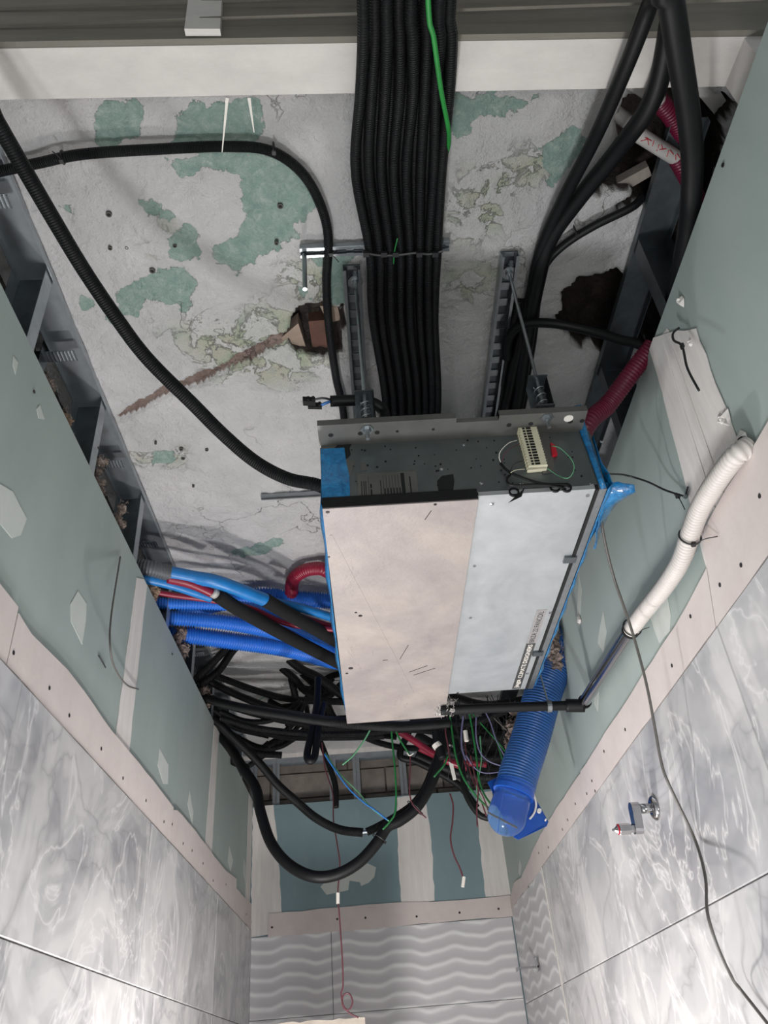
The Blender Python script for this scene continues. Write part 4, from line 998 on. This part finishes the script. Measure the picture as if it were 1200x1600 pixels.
# flange at the top of the near face, in three pieces with a notch
def flange(xa, xb, ya, z=ZT):
    mb = MB(); mb.box((xa,ya,z-.0015),(xb,yn+.001,z)); return mb
fl = MB(); fl.box((x0-.004,1.430,ZT-.0015),(.266,yn,ZT)); fl.box((.266,1.447,ZT-.0015),(.372,yn,ZT)); fl.box((.372,1.430,ZT-.0015),(x1-.02,yn,ZT))
fl.box((x0-.004,1.4285,ZT-.0015),(.266,1.430,ZT+.016)); fl.box((.266,1.4455,ZT-.0015),(.372,1.447,ZT+.012)); fl.box((.372,1.4285,ZT-.0015),(x1-.02,1.430,ZT+.016))
flo = fl.build('flange', 'flange', unit)
mb = MB()
for x in (-.045, .028, .070, .12, .21, .40, .455, .555, .585):
    mb.cyl((x,1.465,ZT-.0017),(x,1.465,ZT-.0025), .0065 if x not in (.12,.21) else .004, 10)
mb.build('slot_holes', 'darkhole', flo)
MB().cyl((.548,1.452,ZT-.0017),(.548,1.452,ZT-.003),.012,12).build('bright_washer', 'white_plastic', flo)
# near face marks
def on_face(pts, m, name, t=.001, sub=unit): return MB().prism([P(x, y, 'y', yn-.0005) for x, y in pts], (0,-t,0)).build(name, m, sub)
patchp = [((523,700),(533,690),(549,684),(552,690),(546,700),(548,710),(538,722),(526,718)), ((512,735),(522,728),(536,732),(538,742),(530,748),(514,742)), ((683,752),(690,744),(708,741),(710,752),(708,768),(685,768))]
for p_ in patchp: on_face(p_, 'darkhole', 'sticker_trace')
on_face([(794,806-20),(812,770),(820,762),(815,776)], 'darkhole', 'sticker_trace')
on_face([(500,700),(540,694),(540,715),(556,722),(546,745),(548,770),(546,783),(503,783)], 'flange', 'dusty_tape_trace', .0006)
on_face([(501,702),(538,700),(541,722),(546,745),(547,772),(546,783),(503,783)], 'film', 'blue_film', .0016)
lab = on_face([(558,741),(650,736),(655,776),(560,783)], 'flange', 'rating_label', .0018)
e = MB()
def lrect(u0, v0, u1, v1):
    A, B, C_, D = [Vector(q) for q in (P(558,741,'y',yn-.0025), P(650,736,'y',yn-.0025), P(655,776,'y',yn-.0025), P(560,783,'y',yn-.0025))]
    f_ = lambda u, v: A.lerp(B, u).lerp(D.lerp(C_, u), v)
    e.prism([f_(u0,v0), f_(u1,v0), f_(u1,v1), f_(u0,v1)], (0,-.0004,0))
for u in (.06,.10,.13,.38): lrect(u, .28, u+.012, .8)
lrect(.18,.1,.185,.98); lrect(.21,.4,.235,.55); lrect(.21,.6,.235,.85)
for i, u in enumerate((.43,.48,.53,.58,.63,.68)): lrect(u, .1, u+.005, .95); lrect(u+.012, .6, u+.03, .9)
lrect(.73,.05,.79,.97); lrect(.87,.2,.89,.85)
e.build('print', 'darkhole', lab)
on_face([(563,723),(572,722),(573,735),(564,736)], 'flange', 'small_sticker')
mb = MB()
for i in range(60):
    x = R.uniform(x0+.05, x1-.04); z = R.uniform(ZB+.03, ZT-.01); mb.cyl((x,yn+.0005,z),(x,yn-.0012,z), R.choice([.0016,.0022,.003]), 7)
mb.build('rivet_holes', 'darkhole', unit)['kind'] = 'stuff'
mb = MB()
for px, py in [(725,695),(690,733),(752,755),(893,668),(940,690),(924,757),(815,757)]:
    c = P(px, py, 'y', yn); mb.lathe(c+Vector((0,.001,0)), (0,-1,0), [(0,.005),(.002,.005),(.0035,.002)], 10)
mb.build('face_screws', 'chrome', unit)
for px, py in ((867,763),(885,763),(803,770)):
    c = P(px, py, 'y', yn); MB().lathe(c+Vector((0,.001,0)), (0,-1,0), [(0,.013),(.006,.013),(.006,.009),(.001,.009)], 16).build('grommet', 'rubber', unit, sm=False)
# lower dark edge profile and the tray panel (left) and access door (right)
MB().box((x0-.001,yn-.012,ZB-.017),(xm-.008,yn,ZB+.012)).build('foam_edge', 'rubber_matt', unit)
tray = MB(); tray.box((x0-.001,yn-.010,ZB-.020),(xm-.008,yf2,ZB-.017)); tray.box((xm-.0095,yn,ZB-.017),(xm-.008,yf2,ZB+.012)); tray.box((x0-.001,yn,ZB-.017),(x0,yf2,ZB+.012)); tray.box((x0-.001,yf2-.002,ZB-.017),(xm-.008,yf2,ZB+.03))
trayo = tray.build('drain_tray', 'pink', unit)
# faint folded crease of the tray panel and dents
MB().prism([(x0+.01,yn+.10,ZB-.020),(x0+.016,yn+.10,ZB-.020),(xm-.13,yf2-.25,ZB-.020),(xm-.14,yf2-.24,ZB-.020)], (0,0,-.0008)).build('crease', 'pink', trayo)
mb = MB()
for px, py, r in [(563,962,.006),(556,957,.004),(548,1044,.008),(542,1052,.005),(512,800,.005),(514,870,.003),(680,788,.004)]:
    c = P(px, py, 'z', ZB-.020); mb.cyl(c+Vector((0,0,.001)), c-Vector((0,0,.001)), r, 9)
for a, b in [((640,1050),(668,1040)), ((646,1055),(680,1044)), ((625,1030),(638,1008)), ((664,812),(674,798)), ((598,1032),(606,1031))]:
    mb.tube([P(*a,'z',ZB-.0205), P(*b,'z',ZB-.0205)], .0009, 5)
mb.build('scratches', 'screw', trayo)
dr = MB(); dr.box((xm-.006,yn-.001,ZB-.002),(x1-.028,yf,ZB)); dr.box((xm-.006,yn-.001,ZB),(xm-.004,yf,ZB+.012)); dr.box((xm-.006,yn-.001,ZB),(x1-.028,yn,ZB+.010))
door = dr.build('access_door', 'door', unit)
MB().box((x1-.026,yn,ZB-.004),(x1-.018,yf,ZB+.012)).build('seal_groove', 'darkhole', unit)
MB().box((x1-.018,yn-.001,ZB-.004),(x1,yf,ZB+.012)).build('edge_profile', 'zinc', unit)
mb = MB()
for px, py in [(769,787),(918,774),(741,884),(735,965),(715,1082),(824,1052),(860,957)]:
    c = P(px, py, 'z', ZB-.002); MB().lathe(c, (0,0,-1), [(0,.005),(.002,.005),(.003,.002)], 10).build('screw', 'chrome', door)
for px, py in ((890,874),(840,1021)):
    c = P(px, py, 'z', ZB-.006); MB().box((c.x-.016,c.y-.014,c.z-.004),(c.x+.018,c.y+.014,c.z+.004)).build('latch', 'zincdark', unit)
# maker's plate
def zq(px, py, z): return P(px, py, 'z', z)
xa, xb = .535, .566
MB().box((xa,2.10,ZB-.0028),(xb,2.325,ZB-.002)).build('model_sticker', mat('grey_sticker', '#8f8d8c', .5, var=.04), door)
MB().box((xa,2.325,ZB-.0028),(xb,2.70-.008,ZB-.002)).build('maker_sticker', mat('charcoal_sticker', '#3f4040', .5), door)
def text(body, ystart, length, height, m, xc, parent, bold=False, name='lettering'):
    cu = bpy.data.curves.new('t', 'FONT'); cu.body = body; cu.size = 1; cu.extrude = .0; cu.align_x = 'LEFT'; cu.align_y = 'CENTER'
    if bold: cu.offset = .02
    to = bpy.data.objects.new('t', cu); COL.objects.link(to); bpy.context.view_layer.update()
    me_ = bpy.data.meshes.new_from_object(to.evaluated_get(bpy.context.evaluated_depsgraph_get()))
    bpy.data.objects.remove(to); xs_ = [v.co.x for v in me_.vertices]; ys_ = [v.co.y for v in me_.vertices]
    sx = length/(max(xs_)-min(xs_)); sy = height/(max(ys_)-min(ys_)); mx, my = min(xs_), (max(ys_)+min(ys_))/2
    off = wloc(parent)
    for v in me_.vertices:
        u = (v.co.x-mx)*sx; w = (v.co.y-my)*sy
        v.co = Vector((xc-w, ystart-u, ZB-.0031))-off
    me_.materials.append(M[m] if isinstance(m, str) else m); me_.name = name
    o = bpy.data.objects.new(name, me_); COL.objects.link(o); o.parent = parent; return o
text('jaga', 2.682, .072, .0200, 'white_plastic', .5505, door, True)
text('CLIMATE DESIGNERS', 2.597, .262, .0150, 'white_plastic', .5505, door, True)
text('BRIZA 22 FANCOIL', 2.318, .208, .0160, 'darkhole', .5505, door)
# terminal block on the near face
tb = MB(); ang = Vector((P(812,680,'y',yn)-P(838,740,'y',yn)))
A, B = P(822,679,'y',yn), P(838,738,'y',yn); d = (B-A).normalized(); s = Vector((0,1,0)).cross(d).normalized()
c = (A+B)/2; L = (B-A).length
T = empty_ = None
tbo = MB().obox(c+Vector((0,-.014,0)), d*L/2, s*.022, Vector((0,.014,0))).build('terminal_block', 'cream', unit)
mb = MB()
for i in range(14):
    q = A+d*(L*(i+.5)/14)+Vector((0,-.0285,0)); mb.obox(q, d*.0026, s*.006, Vector((0,.0012,0))); mb.obox(q+s*.012, d*.0022, s*.003, Vector((0,.0014,0)))
mb.build('clamp_slots', 'darkhole', tbo)
mb = MB()
for i in range(15): mb.obox(A+d*(L*i/14)+Vector((0,-.015,0)), d*.0008, s*.024, Vector((0,.012,0)))
mb.build('dividers', 'cream', tbo)
on_face([(838,676),(855,678),(864,715),(866,738),(848,741),(836,690)], 'flange', 'terminal_label', .004)
on_face([(859,696),(866,700),(870,714),(862,716)], 'redplastic', 'red_terminal', .012)
def fw(pts, w, m, nm='lead'):
    return cable(nm, [(x, y, 'y', yn-dd) for x, y, dd in pts], w, m, parent=unit, seg=7)
fw([(862,697,.02),(875,700,.03),(893,718,.035),(897,733,.03),(888,747,.02),(872,743,.012),(855,732,.02)], 1.6, 'pale_green_wire', 'earth_wire')
fw([(808,688,.02),(795,692,.03),(782,705,.03),(780,716,.02),(784,725,.01)], 1.2, 'white_plastic')
fw([(812,694,.02),(798,700,.025),(787,712,.02),(784,725,.01)], 1.2, 'red_wire')
fw([(817,720,.02),(805,724,.03),(799,732,.02),(797,740,.01)], 1.4, 'black_wire')
fw([(820,733,.02),(808,734,.02),(800,737,.02),(796,741,.01)], 1.2, 'cream')
fw([(782,724,.012),(795,737,.014),(820,748,.014),(850,756,.014),(880,757,.01),(890,760,.005)], 4.5, 'rubber', 'harness')
fw([(798,741,.012),(792,750,.02),(800,758,.02),(840,757,.016),(870,760,.012),(884,764,.003)], 3.5, 'rubber', 'harness')
fw([(800,740,.012),(791,745,.02),(795,754,.02),(803,757,.02)], 1.4, 'black_wire')
# blue film on the right corner, right side and left side
def ribbonmesh(rows_, m, name, parent, thick=.0015):
    mb = MB(); vs = []; fs = []
    for r_ in rows_: vs += [Vector(p) for p in r_]
    n = len(rows_[0])
    for i in range(len(rows_)-1):
        for j in range(n-1): a = i*n+j; fs.append((a, a+1, a+n+1, a+n))
    mb.add(vs, fs); o = mb.build(name, m, parent, sm=True)
    md = o.modifiers.new('thick', 'SOLIDIFY'); md.thickness = thick; return o
rw = []
N = 40
for i in range(N+1):
    t = i/N; y = yn-.003+t*(yf-.02-yn); w_ = .030+.006*math.sin(t*37)+.003*R.uniform(-1,1)
    xx = x1+.001
    rw.append([(xx, y, ZB-.006), (xx+.015+.004*math.sin(t*50), y, ZB+.010), (xx+w_*.5, y, ZB+.04+.006*math.sin(t*23)), (xx+.004, y, ZB+.075), (xx+.003, y, ZT-.02)])
ribbonmesh(rw, 'film', 'blue_film', unit)
flap = []
A = P(946,770,'z',ZB-.002)
for i in range(9):
    t = i/8; a = P(946-18*t, 752+105*t, 'x', .622+.0*t); wpx = [47,47,42,26,18,12,8,5,2][i]
    row = []
    for j in range(6):
        s_ = j/5; q = P(946-18*t+wpx*s_, 752+105*t+ (4*s_ if i < 2 else -5*s_), 'x', .625+.06*s_)
        row.append(q+Vector((R.uniform(-.004,.004), R.uniform(-.003,.003), R.uniform(-.003,.003))))
    flap.append(row)
ribbonmesh(flap, 'film', 'loose_film', unit)
# film on near face right strip (diagonal)
st_ = []
for i in range(9):
    t = i/8; xa_, ya_ = 893+48*t, 633+128*t; wd = 18-6*math.sin(t*3.1)+R.uniform(-2,2)
    st_.append([P(xa_-wd*.1, ya_+4, 'y', yn-.002), P(xa_+wd*.35, ya_+1, 'y', yn-.006), P(min(xa_+wd*.75, 908+37*t), ya_, 'y', yn-.003)])
ribbonmesh(st_, 'film', 'blue_film', unit)
rw = []
for i in range(N+1):
    t = i/N; y = yn+.02+t*(yf2-.06-yn); xx = x0-.001-.008*math.sin(t*3.14)**.5
    rw.append([(xx+.003, y, ZB-.010), (xx-.006-.003*math.sin(t*31), y, ZB+.02), (xx-.004, y, ZB+.05), (x0-.002, y, ZT-.03)])
ribbonmesh(rw, 'film', 'blue_film', unit)
# black foam and pipe spigot tape at the far corner of the tray
tp = tuft(697,1106,'z',ZB-.022,.028,'wad of dusty grey tape around the drain outlet of the unit', m='greytape', seed=9, st=(2.2,.6,.5)); tp.name = 'sealing_tape'; tp['category'] = 'tape'; del tp['group']

# hanging rods and spring hangers
def rodset(x, y, label, zt=1.885, zb=ZT-.035, box=None):
    t = empty('threaded_rod', (x, y, zb), label, 'threaded rod', 'hanging rods of the unit')
    MB().tube([(x,y,zt),(x,y,zb)], .0048, 8).build('rod', 'zinc', t)
    MB().lathe((x,y,1.868),(0,0,-1),[(0,.022),(.003,.022),(.003,.011),(.011,.010)],18).build('washer', 'zinc', t)
    MB().lathe((x,y,ZT-.002),(0,0,-1),[(0,.017),(.003,.017),(.003,.010),(.011,.010)],6).build('lower_nut', 'zinc', t)
    MB().lathe((x,y-.035,1.866),(0,0,-1),[(0,.010),(.007,.010),(.012,.006)],6).build('rail_bolt', 'zincdark', t)
    return t
rodset(.492, 1.445, 'threaded rod from the right slotted rail down to the spring hanger')
rodset(.045, 1.450, 'threaded rod from the left slotted rail down to the unit')
def hanger(x, y, z0, z1, label, w=.024):
    t = empty('spring_hanger', (x, y, z0), label, 'hanger', 'spring hangers above the unit')
    MB().box((x-w,y-.02,z1-.003),(x+w,y+.03,z1)).build('top_plate', 'zincdark', t)
    MB().box((x-w,y+.028,z0),(x+w,y+.030,z1)).build('rear_plate', 'zincdark', t)
    MB().box((x-w,y-.02,z0),(x+w,y+.03,z0+.003)).build('bottom_plate', 'zincdark', t)
    MB().box((x+w-.002,y-.012,z0),(x+w,y+.03,z1)).build('side_plate', 'rubber', t)
    pts = [(x+.013*math.cos(i*.6), y+.013*math.sin(i*.6), z0+.006+(z1-z0-.025)*i/36) for i in range(37)]
    MB().tube(pts, .0018, 6).build('spring', 'zinc', t, sm=True)
    MB().lathe((x,y,z0+.012),(0,0,-1),[(0,.015),(.012,.015),(.016,.009)],12).build('rubber_cup', 'rubber', t)
    return t
hanger(.492, 1.447, 1.325, 1.43, 'black spring hanger on the right rod, just above the unit')
hanger(.045, 1.452, 1.315, 1.415, 'black spring hanger on the left rod, behind the rubber hose end')
# rubber hose end with connectors
hs = cable('rubber_hose_end', [(600,662,'z',1.36),(600,645,'z',1.41),(588,632,'z',1.43),(565,626,'z',1.44),(540,626,'z',1.44),(516,627,'z',1.44)], 18, 'rubber', 'short black rubber sleeve with loose plugs, over the near edge of the unit', 'cable', at=3, seg=12)
MB().tube(pts3([(519,627,'z',1.44),(511,629,'z',1.44),(500,634,'z',1.438)]), .004, 6).build('blue_lead', 'blue_wire', hs)
MB().tube(pts3([(519,625,'z',1.44),(505,622,'z',1.44),(492,624,'z',1.438)]), .003, 6).build('black_lead', 'black_wire', hs)
for (x, y, w, h) in ((483,627,.016,.011), (492,634,.018,.006)):
    c = P(x, y, 'z', 1.438); mb = MB(); mb.obox(c, (w,.002,0), (0,h*.8,0), (0,0,.008)); mb.obox(c+Vector((w*.7,-h*.8,0)), (.003,0,0), (0,.004,0), (0,0,.006)); mb.obox(c+Vector((-w*.1,-h*.9,0)), (.003,0,0), (0,.003,0), (0,0,.006))
    mb.build('plug', 'rubber_matt', hs)

# ------------------------------------------------------------------ drain run on the right wall
rxp = .812
wh = cable('white_drain_hose', [(1171,697,'x',.84),(1150,712,'x',.81),(1122,748,'x',.80),(1096,790,'x',.80),(1080,830,'x',.80),(1063,878,'x',.80),(1036,920,'x',.80),(1005,958,'x',.80),(984,987,'x',.80)], 30, 'white_hose', 'white corrugated drain hose strapped along the right wall', 'hose', rib=(.0095,.16), at=5, seg=20)
tie(wh, P(1078,838,'x',.80), P(1070,860,'x',.80)-P(1090,810,'x',.80), .026, tail=(.03,-.06,-.02)); tie(wh, P(988,980,'x',.80), P(984,987,'x',.80)-P(1005,958,'x',.80), .027, tail=(.03,-.05,.0))
ch = cable('chrome_pipe', [(986,984,'x',.80),(913,1097,'x',.80)], 18, 'chrome', 'shiny chrome pipe between the white hose and the black elbow', 'pipe', at=1, seg=20)
a, b = P(986,984,'x',.80), P(913,1097,'x',.80); d = (b-a).normalized()
MB().lathe(a, d, [(0,.026),(.010,.026),(.010,.022)], 18).build('rubber_ring', 'rubber', ch); MB().lathe(b-d*.012, d, [(0,.025),(.012,.025),(.012,.02)], 18).build('rubber_ring', 'rubber', ch)
el = cable('black_drain_pipe', [(913,1097,'x',.80),('w',.790,2.745,1.052),('w',.745,2.757,1.060),('w',.60,2.762,1.068),('w',.44,2.765,1.075),('w',.275,2.768,1.080)], 15, 'rubber', 'black drain pipe running from the chrome pipe into the unit', 'pipe', at=3, seg=14)
MB().tube([(.735,2.757,1.061),(.80,2.748,1.052)], .024, 14).build('elbow_collar', 'rubber', el, sm=True)
MB().lathe((.665,2.760,1.064), (1,0,-.05), [(0,.022),(.016,.022),(.016,.018)], 16).build('clamp', 'zinc', el)
MB().tube([(.672,2.760,1.08),(.652,2.74,1.30)], .003, 6).build('hanger_strip', 'zinc', el)

# wide blue duct with translucent elbow and plate
bd = cable('wide_corrugated_duct', [('w',.72,2.95,1.52),(866,1020,'y',3.08),(848,1085,'y',3.09),(830,1150,'y',3.10),(812,1205,'y',3.10),(805,1232,'y',3.10)], 62, 'blue_deep', 'wide blue corrugated duct descending right of the unit', 'duct', at=4, rib=(.0115,.10), seg=28)
c0, c1_ = P(805,1230,'y',3.10), P(797,1258,'y',3.10); d = (c1_-c0).normalized(); rad = 29*depth(c0)/F
ve = empty('duct_elbow', c1_, 'translucent blue plastic elbow with a rounded end below the wide duct', 'duct fitting')
MB().lathe(c0-d*.015, d, [(0,rad*1.05),(.025,rad*1.05),(.025,rad*1.10),(.045,rad*1.10),(.045,rad*.9),(.02,rad*.9)], 32).build('collar', 'blueplate', ve, sm=False)
c2_ = P(794,1276,'y',3.10); L_ = (c2_-c0).length; prof = [(.03, rad*.97),(L_*.55, rad*.99)]+[(L_+rad*1.0*math.sin(a_), rad*1.03*math.cos(a_)) for a_ in [i*math.pi/2/9 for i in range(9)]]+[(L_+rad*1.0, .002)]
MB().lathe(c0, d, prof, 32).build('rounded_end', 'clearblue', ve, sm=True)
pd = [P(x, y, 'y', 3.01) for x, y in ((762,1268),(808,1292))]
MB().prism([pd[0], pd[1], pd[1]+Vector((0,0,-.008)), pd[0]+Vector((0,0,-.008))], (0,-.004,0)).build('inner_web', 'grey_sleeve', ve)
MB().tube(pts3([(789,1228,'y',3.0),(783,1260,'y',2.995),(778,1300,'y',3.0)]), .0022, 6).build('seam', 'clearblue', ve)
bp = empty('mounting_plate', P(830,1265,'y',3.2), 'flat square blue plate with round corners behind the elbow', 'plate')
pl = [P(762,1222,'y',3.18), P(790,1208,'y',3.20), P(826,1228,'y',3.22), P(857,1284,'y',3.20), P(854,1291,'y',3.19), P(810,1312,'y',3.16), P(803,1308,'y',3.16)]
MB().prism(pl, (0,.004,0)).build('plate', 'blueplate', bp)
mb = MB(); cc = P(807,1258,'y',3.19)
arc = [cc+(P(807+30*math.cos(a_), 1258+30*math.sin(a_), 'y', 3.19)-cc) for a_ in [-.9+.16*i for i in range(12)]]
MB().tube([p_+Vector((0,-.012,0)) for p_ in arc], .004, 6).build('raised_ring', 'white_plastic', bp)
for x, y, r in ((842,1268,.0085),(852,1282,.0035),(806,1305,.0035)):
    c = P(x, y, 'y', 3.19); MB().cyl(c, c+Vector((0,-.016,0)), r, 12).build('bore', 'white_plastic', bp)

# ------------------------------------------------------------------ fittings on the right wall
fx = empty('tap_union', P(1022,1262,'x',.832), 'chrome offset tap union with round rosette on the right marble wall', 'tap fitting')
c = P(1024,1262,'x',.831); X_ = Vector((-1,0,0))
MB().lathe(c, X_, [(0,.036),(.004,.036),(.010,.031),(.014,.022),(.014,.017)], 28).build('rosette', 'chrome', fx, sm=True)
c3 = c+Vector((-.050,0,0)); MB().cyl(c, c3, .014, 16).build('stub', 'chrome', fx, sm=True)
e1 = c3; e2 = c3+Vector((0,.010,-.050))
mb = MB(); n = 12; poly = [e1+Vector((0, math.cos(a_)*.020, math.sin(a_)*.020)) for a_ in [math.pi*i/n for i in range(n+1)]]+[e2+Vector((0, -math.cos(a_)*.017, -math.sin(a_)*.017)) for a_ in [math.pi*i/n for i in range(n+1)]]
mb.prism(poly, (-.024,0,0)); mb.build('offset_link', 'chrome', fx)
e3 = e2+Vector((-.024,0,0)); MB().lathe(e3, X_, [(0,.012),(.012,.012),(.012,.016),(.044,.016),(.046,.014),(.058,.004),(.064,.003)], 6).build('valve_cap', 'chrome', fx)
MB().lathe(e3+Vector((-.0455,0,0)), X_, [(0,.0155),(.002,.0155),(.003,.012)], 12).build('red_ring', 'redplastic', fx)
sb = empty('wall_bracket', P(838,1508,'x',.83), 'small chrome wall bracket on the wavy tiles by the back corner', 'bracket')
c = P(840,1508,'x',.826); MB().box((c.x-.115,c.y-.028,c.z-.012),(c.x,c.y+.028,c.z-.004)).build('arm', 'chrome', sb); MB().box((c.x-.006,c.y-.028,c.z-.03),(c.x,c.y+.028,c.z+.035)).build('back_plate', 'chrome', sb)
MB().box((c.x-.115,c.y-.028,c.z-.022),(c.x-.109,c.y+.028,c.z-.012)).build('lip', 'chrome', sb)

# black and grey leads on the right wall
cable('hanging_lead', [(938,800,'x',.640),(945,845,'x',.665),(960,905,'x',.70),(985,978,'x',.73),(1008,1060,'x',.745),(1022,1130,'x',.75),(1033,1190,'x',.755),(1045,1225,'x',.765),(1085,1310,'x',.818),(1102,1370,'x',.775),(1107,1435,'x',.735),(1140,1520,'x',.765),(1192,1590,'x',.815),('w',.76,1.15,-.5)], 4.6, 'grey_wire', 'long grey lead hanging from the unit down past the marble wall', 'lead', at=7, seg=8)
lt = cable('short_lead', [(947,740,'z',1.16),(975,742,'x',.74),(1010,752,'x',.79),(1040,766,'x',.82),(1071,776,'x',.835)], 3.2, 'black_wire', 'short black lead tied to a screw in the right green board', 'lead', at=2, seg=7)
tie(lt, P(1058,773,'x',.828), (0,1,-.3), .006, tail=(0,-.01,-.05)); MB().tube([P(1071,776,'x',.845), P(1071,776,'x',.825)], .006, 8).build('wall_screw', 'zincdark', lt)
MB().tube([P(1071,776,'x',.832), P(1075,760,'x',.838)], .002, 6).build('tail', 'black_wire', lt)
ct = cable('loose_cable_tie', [(1062,512,'x',.835),(1052,520,'x',.82),(1053,532,'x',.81),(1066,541,'x',.815),(1074,575,'x',.80),(1092,610,'x',.79)], 4, 'black_wire', 'long black cable tie looped through the right board below the stud', 'cable tie', at=3, seg=6)
MB().obox(P(1066,541,'x',.812), (.003,0,0), (0,.006,0), (0,0,.006)).build('tie_head', 'black_wire', ct)
cable('left_wall_wire', [(188,870,'x',XL+.004),(174,960,'x',XL+.05),(172,1010,'x',XL+.07),(180,1045,'x',XL+.06),(198,1070,'x',XL+.03),(216,1077,'x',XL+.006)], 3, 'grey_wire', 'thin grey wire bowing off the left green wall over the taped joint', 'wire', at=3, seg=6)
cable('left_wall_stub', [(154,1024,'x',XL+.002),(160,1034,'x',XL+.006),(165,1043,'x',XL+.004)], 2, 'black_wire', 'tiny black wire stub on the left green wall', 'wire', seg=6)

# rough-edged board end at the bottom of the frame
bo = MB(); A, B = P(428,1600,'y',3.95), P(570,1589,'y',3.95)
n = 14; topv = [A.lerp(B, i/n)+Vector((0, 0, R.uniform(-.004,.004))) for i in range(n+1)]
bo.prism(topv+[B+Vector((.0,0,-1.5-B.z+.0)), A+Vector((0,0,-1.5-A.z))], (0,.03,0))
tag(bo.build('board_offcut', mat('beige_board', '#a59c91', .9, var=.2, bump=.3), origin=(A.x, 3.95, ZF)), 'upright beige board offcut whose rough top shows at the bottom edge', 'board')
